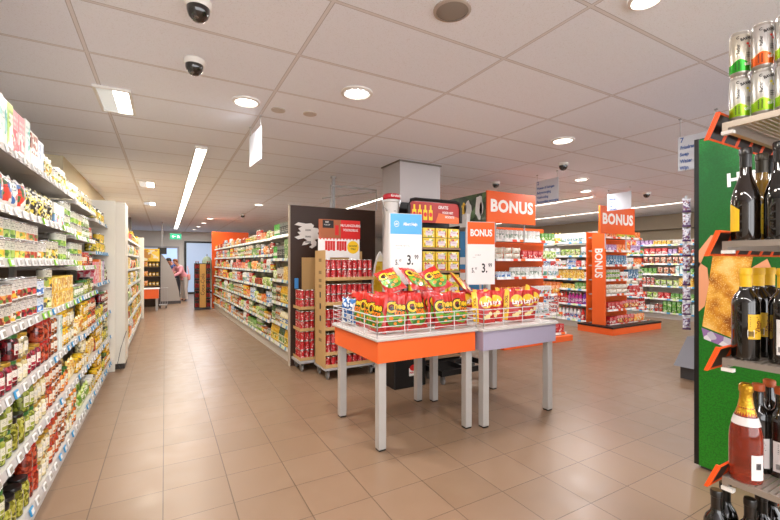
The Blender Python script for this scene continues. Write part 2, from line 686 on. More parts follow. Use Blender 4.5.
def jar(name, desc, lm, lid, r=0.04, h=0.13, seg=18, lidh=0.018, nm='food_jar'):
    bm = B()
    hb = h - lidh
    lathe(bm, [(0, 0.001), (r * 0.85, 0.001), (r * 0.98, 0.006), (r, 0.015), (r, hb - 0.022), (r * 0.95, hb - 0.012), (r * 0.8, hb - 0.002), (r * 0.78, hb + 0.004), (0, hb + 0.004)], seg)
    lb = B()
    lathe(lb, [(r * 0.8, hb), (r * 0.86, hb + 0.001), (r * 0.87, h - 0.003), (r * 0.84, h), (0, h - 0.001)], seg)
    return proto(nm, 'jar', desc, mesh(nm, bm, lm), [('lid', mesh('lid', lb, lid))], 2 * r, 2 * r, h)


def carton(name, desc, lm, w=0.08, d=0.15, h=0.2, nm='carton', cat='box'):
    bm = B()
    box(bm, -w / 2, w / 2, -d / 2, d / 2, 0, h, 0, bev=0.0025)
    return proto(nm, cat, desc, mesh(nm, bm, lm), [], w, d, h)


def bag_fn(w, d, h):
    def fn(x, z):
        u = max(-1.0, min(1.0, 2 * x / w))
        v = max(0.0, min(1.0, z / h))
        k = (1 - u * u) ** 0.45 if abs(u) < 1 else 0
        e = max(0.0, math.sin(math.pi * v)) ** 0.5
        wob = 0.05 * math.sin(9 * u + 5 * v) * math.cos(11 * v + 3 * u) + 1
        return -d / 2 * k * e * wob
    return fn


def bag_mesh(bm, w, d, h, mi=0, mi_seal=None, nx=12, nz=16, seed=0):
    fn = bag_fn(w, d, h)
    rnd = random.Random(seed)
    F, K = [], []
    for j in range(nz + 1):
        v = j / nz
        z = h * v
        # the sides draw in where the bag is full
        pinch = 1 - 0.13 * math.sin(math.pi * v) ** 0.6
        zz = z + (0.006 * math.sin(j * 0.1) if 0 < j < nz else 0)
        rf, rk = [], []
        for i in range(nx + 1):
            u = -1 + 2 * i / nx
            x = u * w / 2
            y = fn(x, z)
            zt = zz
            if j == nz:
                zt = h + 0.004 * math.sin(i * 1.9)
            if j == nz:
                zt = h - 0.012 + 0.016 * u * u + 0.003 * math.sin(i * 1.9)
            rf.append(bm.verts.new((x * pinch, y + rnd.uniform(-1, 1) * 0.002, zt)))
            rk.append(rf[-1] if i in (0, nx) else bm.verts.new((x * pinch, -y * 0.8, zt)))
        F.append(rf)
        K.append(rk)
    for j in range(nz):
        m = mi if mi_seal is None or 0 < j < nz - 1 else mi_seal
        for i in range(nx):
            f = bm.faces.new((F[j][i], F[j][i + 1], F[j + 1][i + 1], F[j + 1][i]))
            f.material_index = m
            f.smooth = True
            q = (K[j][i + 1], K[j][i], K[j + 1][i], K[j + 1][i + 1])
            if len(set(q)) == 4:
                f = bm.faces.new(q)
                f.material_index = m
                f.smooth = True
    return fn


def pouch(name, desc, lm, w=0.11, d=0.05, h=0.16, nm='pouch', cat='bag', seed=0):
    bm = B()
    bag_mesh(bm, w, d, h, nx=8, nz=8, seed=seed)
    return proto(nm, cat, desc, mesh(nm, bm, lm, 60), [], w * 0.96, d, h)


def bottle(name, desc, lm, capm, r=0.035, h=0.24, seg=16, neck=0.4, shoulder=0.62, nm='bottle', cap='cap', glassm=None, nr=None, caph=None):
    nr = nr or r * 0.38
    caph = caph or 0.02
    hs = h * shoulder
    bm = B()
    lathe(bm, [(0, 0.004), (r * 0.7, 0.001), (r * 0.95, 0.003), (r, 0.012), (r, hs * 0.12), (r, hs * 0.9), (r * 0.97, hs), (r * 0.8, hs + (h - hs) * 0.22), (nr * 1.25, hs + (h - hs) * 0.5),
               (nr, hs + (h - hs) * 0.68), (nr, h - caph * 0.5), (0, h - caph * 0.5)], seg, mis=[1, 1, 1, 1, 0, 1, 1, 1, 1, 1, 1])
    cb = B()
    lathe(cb, [(nr * 1.02, h - caph), (nr * 1.18, h - caph), (nr * 1.18, h - 0.002), (nr * 1.05, h), (0, h)], seg)
    return proto(nm, 'bottle', desc, mesh(nm, bm, [lm, glassm or lm]), [(cap, mesh(cap, cb, capm))], 2 * r, 2 * r, h)


P = {}
W_ = '#f0ede6'


def canlab(k, base, pic, tx='#2c2a28', band=None, pz=(0.12, 0.48)):
    z = [(0, base)] if not band else [(0, band), (0.16, base)]
    return label_mat('can_label_' + k, z, blobs=[(pz[0], pz[1], pic, 55, 0, 1)], texts=[(0.08, 0.92, 0.52, 0.9, tx, 13)])


def dark(c):
    return '#' + ''.join('%02x' % int(int(c[i:i + 2], 16) * 0.6) for i in (1, 3, 5))


def jarlab(k, cont, label=None, tx='#333030', scale=60, lz=(0.25, 0.72)):
    pt = [(0.14, 0.86, lz[0], lz[1], label)] if label else []
    te = [(0.2, 0.8, lz[0] + 0.06, lz[1] - 0.05, tx, 17)] if label else []
    if label:
        pt.append((0.2, 0.8, lz[0] + 0.03, lz[0] + 0.17, cont[1]))
        te = [(0.2, 0.8, lz[0] + 0.2, lz[1] - 0.03, tx, 15)]
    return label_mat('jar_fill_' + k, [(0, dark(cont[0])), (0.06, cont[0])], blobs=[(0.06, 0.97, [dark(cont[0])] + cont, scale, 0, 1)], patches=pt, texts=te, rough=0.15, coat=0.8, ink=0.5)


def boxlab(k, base, pic, tx=W_, band=None, pz=(0.1, 0.5), bx=(0, 1), scale=35):
    z = [(0, base)] if not band else [(0, band), (0.25, base)]
    return label_mat('box_print_' + k, z, blobs=[(pz[0], pz[1], pic, scale, bx[0], bx[1])], texts=[(0.12, 0.88, 0.58, 0.9, tx, 8)])


LID = {k: mat('lid_' + k, c, 0.3, m, coat=0.3) for k, c, m in (('gold', '#c9a13c', 0.6), ('white', '#efece6', 0), ('red', '#b3221b', 0), ('green', '#2f6a2c', 0), ('black', '#1d1a19', 0),
                                                           ('yellow', '#f0c51c', 0), ('blue', '#2c5fa5', 0), ('orange', '#ee6a1c', 0), ('silver', '#c8c8c8', 0.8), ('purple', '#7a2d84', 0))}
G = ['#5f8f2e', '#86a83c', '#a9c45a', '#47701f']
# cans
P['can_bean'] = can('', 'white can with a picture of beans', canlab('bean', '#d6d0c4', ['#b9432d', '#5f7f33', '#d99a4e', '#7d2d20']), 0.039, 0.1)
P['can_corn'] = can('', 'white can with a yellow picture band', canlab('corn', '#d9d4c6', ['#eec43b', '#f3d565', '#c9a02c', '#7fa33a']), 0.039, 0.1)
P['can_soup'] = can('', 'white soup can with a vegetable picture', canlab('soup', '#dcd7cf', ['#d1442a', '#3f7a2f', '#efb036', '#7a3a22', '#e8ddc8']), 0.042, 0.11)
P['can_green'] = can('', 'white and green vegetable can', canlab('green', '#d3d3c2', G, band='#5f9a35'), 0.039, 0.1)
P['can_fruit'] = can('', 'white can with a red berry picture', canlab('fruit', '#dcd5d0', ['#a81d2c', '#d64a4a', '#4a1a20', '#6f8f3a']), 0.042, 0.11)
P['can_yellow'] = can('', 'yellow can with dark print', canlab('yellow', '#edc63c', ['#e9a51f', '#7a9a33', '#fbe28a']), 0.04, 0.11)
P['can_tall'] = can('', 'tall white tin with a yellow fruit picture', canlab('tall', '#d6d1bd', ['#e9b93a', '#e2dca8', '#9aa83c', '#4d4636'], pz=(0.1, 0.6)), 0.04, 0.13)
P['can_red'] = can('', 'red can with pale print', canlab('red', '#c52a20', ['#e9e1cf', '#c9381f', '#7d1a14'], tx=W_), 0.037, 0.1)
P['can_blue'] = can('', 'blue and white can', canlab('blue', '#dfe6ec', ['#2c66b0', '#4f8fd0', '#e9eef2'], tx='#2c66b0'), 0.037, 0.1)
# jars
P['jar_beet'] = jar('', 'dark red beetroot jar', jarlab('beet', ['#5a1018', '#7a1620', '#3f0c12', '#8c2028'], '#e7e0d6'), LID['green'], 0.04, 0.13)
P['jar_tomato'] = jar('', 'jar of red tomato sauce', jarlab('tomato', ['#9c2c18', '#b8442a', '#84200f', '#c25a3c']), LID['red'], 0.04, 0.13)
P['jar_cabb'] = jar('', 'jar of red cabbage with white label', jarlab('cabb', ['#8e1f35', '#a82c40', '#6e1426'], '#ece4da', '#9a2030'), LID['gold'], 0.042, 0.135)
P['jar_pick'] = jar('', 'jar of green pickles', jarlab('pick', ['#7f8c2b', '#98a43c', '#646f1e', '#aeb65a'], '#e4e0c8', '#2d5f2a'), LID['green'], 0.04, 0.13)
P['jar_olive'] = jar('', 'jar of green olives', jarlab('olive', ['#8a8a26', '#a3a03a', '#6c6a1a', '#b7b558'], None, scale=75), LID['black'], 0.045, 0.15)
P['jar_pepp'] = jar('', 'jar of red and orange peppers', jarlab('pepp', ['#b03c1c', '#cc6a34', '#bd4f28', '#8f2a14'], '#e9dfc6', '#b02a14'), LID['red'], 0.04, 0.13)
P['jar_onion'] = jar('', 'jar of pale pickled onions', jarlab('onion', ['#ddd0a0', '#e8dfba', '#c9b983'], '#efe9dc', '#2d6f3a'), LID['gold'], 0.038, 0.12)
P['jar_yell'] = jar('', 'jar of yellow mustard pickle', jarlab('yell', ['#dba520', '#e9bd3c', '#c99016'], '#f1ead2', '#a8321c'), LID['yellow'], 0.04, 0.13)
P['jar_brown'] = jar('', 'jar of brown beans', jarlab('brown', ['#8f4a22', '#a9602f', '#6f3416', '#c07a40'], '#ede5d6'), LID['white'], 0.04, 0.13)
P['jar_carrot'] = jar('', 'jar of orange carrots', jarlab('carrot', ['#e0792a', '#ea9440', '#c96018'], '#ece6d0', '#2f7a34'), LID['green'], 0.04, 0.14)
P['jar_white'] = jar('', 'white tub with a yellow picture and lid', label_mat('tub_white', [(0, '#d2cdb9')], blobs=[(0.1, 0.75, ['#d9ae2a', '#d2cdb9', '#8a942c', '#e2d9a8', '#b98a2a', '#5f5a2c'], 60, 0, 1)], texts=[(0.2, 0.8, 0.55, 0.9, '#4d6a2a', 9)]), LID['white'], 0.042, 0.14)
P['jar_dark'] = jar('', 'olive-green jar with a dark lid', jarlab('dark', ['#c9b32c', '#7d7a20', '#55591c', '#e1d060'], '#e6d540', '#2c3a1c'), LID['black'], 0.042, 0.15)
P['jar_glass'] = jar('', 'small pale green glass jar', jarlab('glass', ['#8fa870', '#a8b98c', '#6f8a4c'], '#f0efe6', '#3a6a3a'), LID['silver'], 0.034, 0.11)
# cartons
P['box_teal'] = carton('', 'teal and white carton', boxlab('teal', '#dfe8e2', ['#1fa39a', '#dfe8e2', '#8fd0c8'], tx='#0f7f7a', pz=(0.3, 0.95), bx=(0.5, 1)), 0.085, 0.15, 0.24)
P['box_lime'] = carton('', 'lime-green and white carton', boxlab('lime', '#a8d04a', ['#f0f2e6', '#7fb52a', '#e9efdc'], tx='#2f6a1f', bx=(0.3, 1), pz=(0.1, 0.8)), 0.07, 0.15, 0.24)
P['box_pink'] = carton('', 'pink carton with red fruit print', boxlab('pink', '#e98a94', ['#d8304c', '#f4d6d4', '#e9808c'], pz=(0.1, 0.6)), 0.09, 0.15, 0.23)
P['box_brown'] = carton('', 'brown and white chocolate carton', boxlab('brown', '#efe9e0', ['#7a3222', '#a04a30', '#efe9e0'], tx='#7a2c20', pz=(0.4, 0.95)), 0.07, 0.14, 0.2)
P['box_blue'] = carton('', 'white and blue carton', boxlab('blue', '#e9ecef', ['#3f73b5', '#cdd9e8', '#7ea4d2'], tx='#3a5f9a', bx=(0.6, 1), pz=(0.05, 0.9)), 0.06, 0.14, 0.19)
P['box_yell'] = carton('', 'yellow box with a pattern of dots', boxlab('yell', '#e8bf35', ['#f3d96a', '#e3a920', '#fbf0b8', '#c98a1c'], tx='#a8481c', pz=(0.08, 0.92), scale=60), 0.08, 0.12, 0.1)
P['box_red'] = carton('', 'red box with pale print', boxlab('red', '#c93022', ['#f0e2c6', '#e35a3a', '#a81c18']), 0.09, 0.1, 0.13)
P['box_white'] = carton('', 'white box with coloured print', boxlab('white', '#efedea', ['#7fa8d0', '#e0564a', '#e9e5de', '#6da04a'], tx='#444040'), 0.08, 0.1, 0.15)
P['box_orange'] = carton('', 'orange box with white print', boxlab('orange', '#ec7a26', ['#f7e0b8', '#f0a040', '#d85a18']), 0.09, 0.1, 0.13)
P['box_green'] = carton('', 'green box with pale print', boxlab('green', '#5c9a3c', ['#e6ecc8', '#86b84c', '#3f7a2c']), 0.08, 0.1, 0.14)
P['box_small'] = carton('', 'small yellow-green stock box', boxlab('small', '#d9cf3c', ['#3f8a34', '#e8e072', '#f2efc0'], tx='#2c5f2a'), 0.07, 0.08, 0.07)
P['box_lilac'] = carton('', 'lilac box with white print', boxlab('lilac', '#a884b8', ['#e9dff0', '#8a5aa0', '#c8a8d4']), 0.08, 0.1, 0.12)
# pouches
P['pouch_red'] = pouch('', 'patterned red and brown pouch', boxlab('pred', '#d04a32', ['#e9d9c0', '#a8281c', '#e58a52', '#5a3a2a'], pz=(0.05, 0.9), scale=45), 0.12, 0.05, 0.17)
P['pouch_blue'] = pouch('', 'white pouch with a blue and red flap', boxlab('pblue', '#e9e6df', ['#3f6fae', '#d9402c', '#efece4', '#466a3c'], pz=(0.2, 0.85), scale=28, tx='#3a3a3a'), 0.12, 0.05, 0.17)
P['pouch_dots'] = pouch('', 'yellow and black spotted pouch', boxlab('pdots', '#e3c83c', ['#26221c', '#e9d45a', '#f2eecb', '#3a352a'], pz=(0.02, 0.98), scale=70), 0.12, 0.05, 0.17)
P['pouch_green'] = pouch('', 'light green vegetable pouch', boxlab('pgreen', '#b9cf5a', ['#dfe8a8', '#8fb23a', '#f0f2dc', '#6f9a2c'], pz=(0.05, 0.8), tx='#2f6a2c'), 0.12, 0.06, 0.15)
P['pouch_pasta'] = pouch('', 'clear yellow pasta pouch', boxlab('ppasta', '#e8c96a', ['#f0dc9a', '#d9ae42', '#efe6c8', '#c9812c'], pz=(0.05, 0.7), tx='#b02a1c'), 0.11, 0.06, 0.17)
P['pouch_crim'] = pouch('', 'crimson snack pouch', boxlab('pcrim', '#c4242a', ['#f0d9b0', '#d94a3a', '#8a1418', '#efb03a'], pz=(0.1, 0.6)), 0.12, 0.06, 0.17)
P['pouch_orange'] = pouch('', 'orange and yellow pouch', boxlab('porange', '#f08a2c', ['#fbe6b0', '#e86a1c', '#f5b64a'], pz=(0.1, 0.6)), 0.12, 0.06, 0.16)
P['pouch_white'] = pouch('', 'white refill pouch with small print', boxlab('pwhite', '#ecebe8', ['#9ab8cf', '#dfe4e8', '#5a9a7a'], tx='#3f5f8a', pz=(0.1, 0.45)), 0.14, 0.06, 0.2)
# bottles
GL = mat('clear_plastic', '#dfe3e0', 0.1, coat=0.6)


def botlab(k, base, pic, liquid):
    return (label_mat('bottle_label_' + k, [(0, base)], blobs=[(0.15, 0.5, pic, 50, 0, 1)], texts=[(0.15, 0.85, 0.3, 0.56, '#2c2a28', 16)]), mat('bottle_liquid_' + k, liquid, 0.12, coat=0.8))


for k, desc, base, pic, liq, cap, r, h in (('oil', 'bottle of golden cooking oil', '#e9d36a', ['#e0b52a', '#efe6b0', '#4f7a2c'], '#d9a928', 'yellow', 0.036, 0.26),
                                        ('sauce', 'red sauce bottle', '#e6d8c8', ['#c4281c', '#e9e0d2'], '#a8241a', 'white', 0.03, 0.2),
                                        ('mayo', 'pale mayonnaise bottle with yellow cap', '#e9d98a', ['#3f6fae', '#efe9cf'], '#ece4c4', 'yellow', 0.034, 0.19),
                                        ('green', 'dark green bottle with pale label', '#e6e6cf', ['#5c8a3c', '#c9cf9a'], '#36501f', 'green', 0.032, 0.25),
                                        ('pink', 'pink and purple cleaner bottle', '#cf4a9a', ['#f0d0e4', '#8a2d84'], '#b8328a', 'white', 0.04, 0.25),
                                        ('whitecl', 'white detergent bottle with a red cap', '#e9edf0', ['#d9402c', '#3f73b5', '#eef0f2'], '#ecedee', 'red', 0.042, 0.25),
                                        ('yellcl', 'white detergent bottle with a yellow cap', '#eceee0', ['#e8cf2c', '#6aa83c', '#f2f2ea'], '#eef0ea', 'yellow', 0.042, 0.24),
                                        ('purple', 'purple softener bottle', '#8a4fb0', ['#e0cbee', '#6a2d90'], '#7a3aa4', 'purple', 0.042, 0.26),
                                        ('redcl', 'red cleaner bottle', '#d93a34', ['#f3e6da', '#b81c1c'], '#cf2f2a', 'red', 0.04, 0.25)):
    a, b = botlab(k, base, pic, liq)
    P['b_' + k] = bottle('', desc, a, LID[cap], r, h, glassm=b, nr=r * 0.45)
P['tub_black'] = can('', 'tall dark canister with a silver top', label_mat('canister_dark', [(0, '#3f4340'), (0.7, '#8a8f8c')], texts=[(0.2, 0.8, 0.3, 0.6, W_, 8)]), 0.05, 0.2, nm='canister', cat='canister')
P['tub_green'] = can('', 'bright green canister with white print', label_mat('canister_green', [(0, '#3fae3a'), (0.25, '#e6efe0'), (0.5, '#4cbf42')], texts=[(0.2, 0.8, 0.55, 0.85, W_, 8)]), 0.05, 0.2, nm='canister', cat='canister')
P['tub_grey'] = can('', 'pale grey canister with brown print', label_mat('canister_grey', [(0, '#d8d2c8')], blobs=[(0.1, 0.5, ['#8a5a3a', '#d8d2c8', '#b98a5a'], 40, 0, 1)], texts=[(0.2, 0.8, 0.55, 0.85, '#4a3020', 8)]), 0.045, 0.18, nm='canister', cat='canister')
P['cup_noodle'] = can('', 'yellow and red noodle cup', label_mat('cup_yellow', [(0, '#c9301f'), (0.2, '#f0c02c'), (0.8, '#c9301f')], blobs=[(0.25, 0.55, ['#f5e7a0', '#e08a2c', '#3f8a34'], 60, 0, 1)]), 0.045, 0.11, nm='noodle_cup', cat='cup')

KIND = dict(can_bean='bean_can', can_corn='corn_can', can_soup='soup_can', can_green='vegetable_can', can_fruit='fruit_can', can_yellow='curry_can', can_tall='tall_tin', can_red='tomato_can',
            can_blue='fish_can', jar_beet='beetroot_jar', jar_tomato='tomato_jar', jar_cabb='cabbage_jar', jar_pick='pickle_jar', jar_olive='olive_jar', jar_pepp='pepper_jar', jar_onion='onion_jar',
            jar_yell='mustard_jar', jar_brown='bean_jar', jar_carrot='carrot_jar', jar_white='lidded_tub', jar_dark='dark_lid_jar', jar_glass='small_jar', box_teal='teal_carton', box_lime='lime_carton',
            box_pink='pink_carton', box_brown='chocolate_carton', box_blue='blue_carton', box_yell='yellow_box', box_red='red_box', box_white='white_box', box_orange='orange_box', box_green='green_box',
            box_small='stock_box', box_lilac='lilac_box', pouch_red='red_pouch', pouch_blue='flap_pouch', pouch_dots='spotted_pouch', pouch_green='vegetable_pouch', pouch_pasta='pasta_pouch',
            pouch_crim='snack_pouch', pouch_orange='orange_pouch', pouch_white='refill_pouch', b_oil='oil_bottle', b_sauce='sauce_bottle', b_mayo='mayonnaise_bottle', b_green='green_bottle',
            b_pink='cleaner_bottle', b_whitecl='detergent_bottle', b_yellcl='detergent_bottle', b_purple='softener_bottle', b_redcl='red_cleaner_bottle', tub_black='dark_canister',
            tub_green='green_canister', tub_grey='grey_canister')
for _k, _n in KIND.items():
    P[_k].name = P[_k].root.name = _n
LV = ['bottom', 'second', 'third', 'fourth', 'fifth', 'sixth', 'seventh']


class Unit:
    """frame of a shelving unit: local x along the run, local -y towards the shopper"""
    def __init__(s, x, y, deg, where):
        s.rz = R(deg)
        s.M = Matrix.Translation((x, y, 0)) @ Matrix.Rotation(s.rz, 4, 'Z')
        s.where = where
        s.loc = (x, y, 0)

    def w(s, x, y, z):
        return s.M @ Vector((x, y, z))


def fill(u, x0, x1, z, lev, seq, y0=0.012, maxh=0.3, gap=0.004, kids=True):
    """seq: list of (key, facings, stack, rows); repeated until the run is full"""
    x = x0 + 0.012
    i = 0
    ln = LV[lev] + ' shelf up' if lev else 'bottom shelf'
    while True:
        key, n, st, rows = seq[i % len(seq)]
        i += 1
        p = P[key]
        st = max(1, min(st, int(maxh / p.h + 0.03)))
        sc = 1.0 if p.h * st + 0.003 <= maxh else maxh / (p.h * st) * 0.975
        pw, ph, pd = p.w * sc, p.h * sc, p.d * sc
        lab = '%s, %s, %s' % (p.desc, ln, u.where)
        grp = '%ss on the %s of the %s' % (p.name.replace('_', ' '), ln, u.where)
        for _ in range(n):
            if x + pw > x1 - 0.008:
                return
            for r in range(rows):
                for k in range(st):
                    jx, jr = random.uniform(-0.001, 0.001), random.uniform(-0.12, 0.12) if p.cat in ('can', 'jar', 'bottle', 'canister', 'cup') else random.uniform(-0.03, 0.03)
                    jy = random.uniform(0, 0.008)
                    clone(p, u.w(x + pw / 2 + jx, y0 + pd / 2 + jy + r * (pd + 0.006), z + 0.0008 + k * (ph + 0.0006)), u.rz + jr, lab, grp, kids=kids, scale=sc)
            x += pw + gap
        if i > 400:
            return


TAGW = mat('tag_white', '#e9e9e8', 0.35)
TAGF = mat('tag_face', '#97938a', 0.35)
TAGB = mat('tag_blue', '#3d93c4', 0.4)
TAGG = mat('tag_green', '#86c434', 0.4)


def rail_mat(k, cols, n=9.0, lo=0.35):
    s = NT('rail_' + k)
    g = s.sep(s.coord('Generated'))
    fr = s.math('FRACT', s.math('MULTIPLY', g[0], n))
    cell = s.n('ShaderNodeTexWhiteNoise', noise_dimensions='1D')
    s.put(cell.inputs['W'], s.math('FLOOR', s.math('MULTIPLY', g[0], n)))
    c = s.ramp(cell.outputs['Value'], [(i / len(cols), cc) for i, cc in enumerate(cols)])
    return s.done(s.mix(s.between(fr, 0.2, 0.8), lin('#dad9d6'), c), 0.35, 0.3)


RAILF = rail_mat('far', ['#f0efec', '#f0efec', '#4f9cc8', '#e4e2de', '#cfe0a0'], 9)
RAILO = rail_mat('orange', ['#f4efe8', '#ee6a22', '#f4efe8', '#ee6a22', '#e3401c'], 9)


def shelf_bay(u, x0, L, levels, H, label, tags='far', back=None, depth=0.42, steel=None, posts=True, group=None, rail=None, tagpat=None, tagw=0.045):
    """levels: list of (z, front_y, depth)"""
    steel = steel or SHELFW
    base = u.w(x0, 0, 0)
    t = thing('shelving_bay', label, 'shelving', base, u.rz, group)
    obj('back_panel', boxbm(0.004, L - 0.004, depth, depth + 0.02, 0.02, H), back or CREAM, t)
    if posts:
        for px in (0.0, L - 0.03):
            obj('upright', boxbm(px + 0.002, px + 0.028, depth - 0.035, depth - 0.001, 0.0, H), steel, t)
    obj('kick_plate', boxbm(0.002, L - 0.002, 0.03, depth - 0.04, 0.0, levels[0][0] - 0.032, bev=0.002), steel, t)
    for k, (z, fy, dp) in enumerate(levels):
        bm = B()
        box(bm, 0.003, L - 0.003, fy, depth - 0.04, z - 0.025, z, bev=0.002)
        sh = obj('shelf', bm, steel, t)
        bm = B()
        # tilted price rail
        add_faces(bm, [(0.003, fy - 0.012, z - 0.033), (L - 0.003, fy - 0.012, z - 0.033), (L - 0.003, fy - 0.002, z + 0.008), (0.003, fy - 0.002, z + 0.008),
                       (0.003, fy, z - 0.033), (L - 0.003, fy, z - 0.033), (L - 0.003, fy + 0.001, z + 0.008), (0.003, fy + 0.001, z + 0.008)],
                  [(0, 1, 2, 3), (4, 7, 6, 5), (0, 4, 5, 1), (3, 2, 6, 7), (0, 3, 7, 4), (1, 5, 6, 2)])
        obj('price_rail', bm, (rail or RAILF) if tags == 'far' else RAIL, sh)
        if tags == 'near':
            n = int(L / (tagw + 0.075))
            cols = tagpat[k] if tagpat else 'w'
            for i in range(n):
                xc = (i + 0.5) * L / n + random.uniform(-0.02, 0.02)
                c = cols[i % len(cols)]
                bm = B()
                box(bm, -tagw / 2, tagw / 2, -0.008, 0, -0.019, 0.019, 0, bev=0.002)
                rect(bm, -tagw / 2 + 0.006, tagw / 2 - 0.006, -0.013, 0.012, -0.0085, 1)
                tg = obj('price_tag', bm, [{'w': TAGW, 'b': TAGB, 'g': TAGG}[c], TAGF if c == 'w' else TAGW], sh, (xc, fy - 0.009, z - 0.013))
                tg.rotation_euler = (R(-13), 0, 0)
    return t

# ------------------------------------------------------------------ long shelving on the aisle side (faces +x)
LU = Unit(-0.60, 1.0, 90, 'aisle shelving before the pillar')
lvA = [(0.17, 0.0, 0), (0.50, 0.015, 0), (0.81, 0.02, 0), (1.115, 0.03, 0), (1.43, 0.045, 0), (1.68, 0.05, 0), (1.96, 0.05, 0)]
lvD = [(0.17, 0.0, 0), (0.49, 0.015, 0), (0.79, 0.02, 0), (1.12, 0.03, 0), (1.38, 0.045, 0), (1.64, 0.05, 0), (1.93, 0.05, 0)]
lvE = [(0.17, 0.0, 0), (0.48, 0.015, 0), (0.80, 0.02, 0), (1.19, 0.03, 0), (1.53, 0.045, 0), (1.88, 0.05, 0)]
pat = ['wwwwbww', 'wwwwww', 'wwwbwww', 'ggwwwww', 'wwwgwww', 'wwwwww', 'wwwww']
pat2 = ['wbbwbww', 'wwbww', 'wbwwbb', 'gbwwgw', 'wwgww', 'gwww', 'wwww']
pat3 = ['bwbbwb', 'wwbww', 'gwbwb', 'bbwb', 'bbbb', 'wwbw']
names = ['nearest bay of the jar and can shelving by the aisle', 'second bay of the aisle shelving, beets and tomato jars low down', 'third bay of the aisle shelving, with yellow boxes at eye level',
         'fourth bay of the aisle shelving with lower set shelves', 'last bay of the aisle shelving against the white end panel']
for i, (lv, pt) in enumerate(((lvA, pat), (lvA, pat), (lvA, pat2), (lvD, pat2), (lvE, pat3))):
    shelf_bay(LU, i * 1.05, 1.05, lv, 2.0, names[i], 'near', mat('back_dark', '#6e5f50', 0.6), 0.45, None, True, 'bays of the jar and can shelving', None, pt, 0.05)  # dark back colour paints shaded depth behind the goods
# goods: run coordinate s = Y - 1.0
seqs = {
    0: [((0.72, 3.12), [('jar_pick', 7, 2, 1), ('jar_olive', 4, 1, 2), ('jar_tomato', 2, 2, 1), ('jar_onion', 3, 2, 1), ('jar_pepp', 3, 2, 1), ('jar_brown', 3, 2, 1), ('jar_onion', 2, 2, 1), ('jar_carrot', 2, 2, 1), ('pouch_green', 5, 1, 3)]),
        ((3.155, 5.25), [('pouch_green', 4, 1, 3), ('jar_white', 4, 1, 3), ('jar_yell', 4, 1, 2), ('jar_carrot', 4, 2, 1), ('jar_dark', 3, 1, 2), ('jar_yell', 3, 2, 1)])],
    1: [((0.72, 3.12), [('jar_glass', 8, 2, 1), ('jar_pick', 6, 2, 1), ('jar_onion', 3, 2, 1), ('jar_pepp', 2, 2, 1), ('jar_brown', 3, 2, 1), ('jar_carrot', 3, 2, 1), ('pouch_pasta', 3, 1, 2), ('jar_yell', 3, 2, 1)]),
        ((3.155, 5.25), [('jar_yell', 5, 2, 1), ('pouch_pasta', 4, 1, 2), ('jar_tomato', 4, 2, 1), ('jar_onion', 4, 2, 1), ('jar_dark', 4, 1, 2), ('jar_yell', 5, 2, 1)])],
    2: [((0.72, 3.12), [('jar_beet', 9, 2, 1), ('jar_onion', 2, 2, 1), ('jar_cabb', 3, 2, 1), ('jar_tomato', 3, 2, 1), ('jar_brown', 2, 2, 1), ('box_teal', 1, 1, 1), ('jar_yell', 4, 2, 1), ('jar_onion', 4, 2, 1), ('jar_yell', 3, 2, 1)]),
        ((3.155, 5.25), [('pouch_pasta', 3, 1, 2), ('jar_yell', 4, 2, 1), ('jar_pepp', 4, 2, 1), ('jar_beet', 4, 2, 1), ('jar_dark', 5, 1, 1)])],
    3: [((0.72, 2.28), [('can_fruit', 4, 2, 1), ('can_soup', 6, 2, 1), ('can_fruit', 4, 2, 1), ('can_soup', 5, 2, 1)]), ((2.28, 3.12), [('can_tall', 1, 2, 1), ('box_yell', 9, 2, 1)]),
        ((3.155, 5.25), [('jar_glass', 5, 2, 1), ('jar_pick', 5, 1, 1), ('jar_beet', 3, 1, 1), ('b_green', 3, 1, 1), ('box_lilac', 2, 2, 1), ('box_teal', 1, 1, 1), ('box_orange', 2, 2, 1), ('box_pink', 3, 1, 1)])],
    4: [((0.72, 3.12), [('can_bean', 6, 2, 1), ('can_corn', 6, 2, 1), ('can_bean', 4, 2, 1), ('can_tall', 4, 1, 1), ('can_green', 5, 2, 1)]),
        ((3.155, 5.25), [('can_green', 4, 2, 1), ('jar_pepp', 4, 1, 1), ('jar_beet', 4, 1, 1), ('jar_glass', 3, 2, 1), ('jar_pick', 4, 1, 1), ('jar_dark', 5, 1, 1)])],
    5: [((0.72, 3.12), [('pouch_red', 4, 1, 1), ('pouch_blue', 6, 1, 1), ('pouch_dots', 5, 1, 1), ('box_white', 4, 1, 1), ('can_green', 8, 2, 1)]),
        ((3.155, 5.25), [('can_green', 5, 2, 1), ('jar_glass', 5, 2, 1), ('jar_pepp', 5, 1, 1), ('jar_white', 3, 1, 1), ('can_yellow', 4, 2, 1), ('jar_dark', 5, 1, 1)])],
    6: [((1.0, 3.12), [('box_lime', 2, 1, 1), ('box_teal', 5, 1, 1), ('box_lime', 1, 1, 1), ('box_pink', 2, 1, 1), ('box_teal', 1, 1, 1), ('box_brown', 2, 1, 1), ('box_blue', 2, 1, 1), ('jar_white', 14, 1, 2)]),
        ((3.155, 5.25), [('jar_white', 6, 1, 2), ('can_tall', 5, 1, 2), ('jar_dark', 30, 1, 2)])],
}
ALT = dict(jar_tomato=['jar_pepp', 'jar_brown'], jar_beet=['jar_cabb', 'jar_brown'], jar_yell=['jar_onion', 'jar_carrot'], jar_pick=['jar_glass', 'jar_olive'], jar_dark=['can_yellow', 'jar_pick'],
           can_bean=['can_soup', 'can_green'], can_corn=['can_bean', 'can_green'], can_soup=['can_bean', 'can_corn'], can_fruit=['can_soup', 'can_blue'], jar_pepp=['jar_tomato', 'jar_carrot'],
           jar_white=['can_tall', 'can_corn'], jar_carrot=['jar_yell', 'jar_pepp'], can_green=['can_corn', 'jar_glass'])
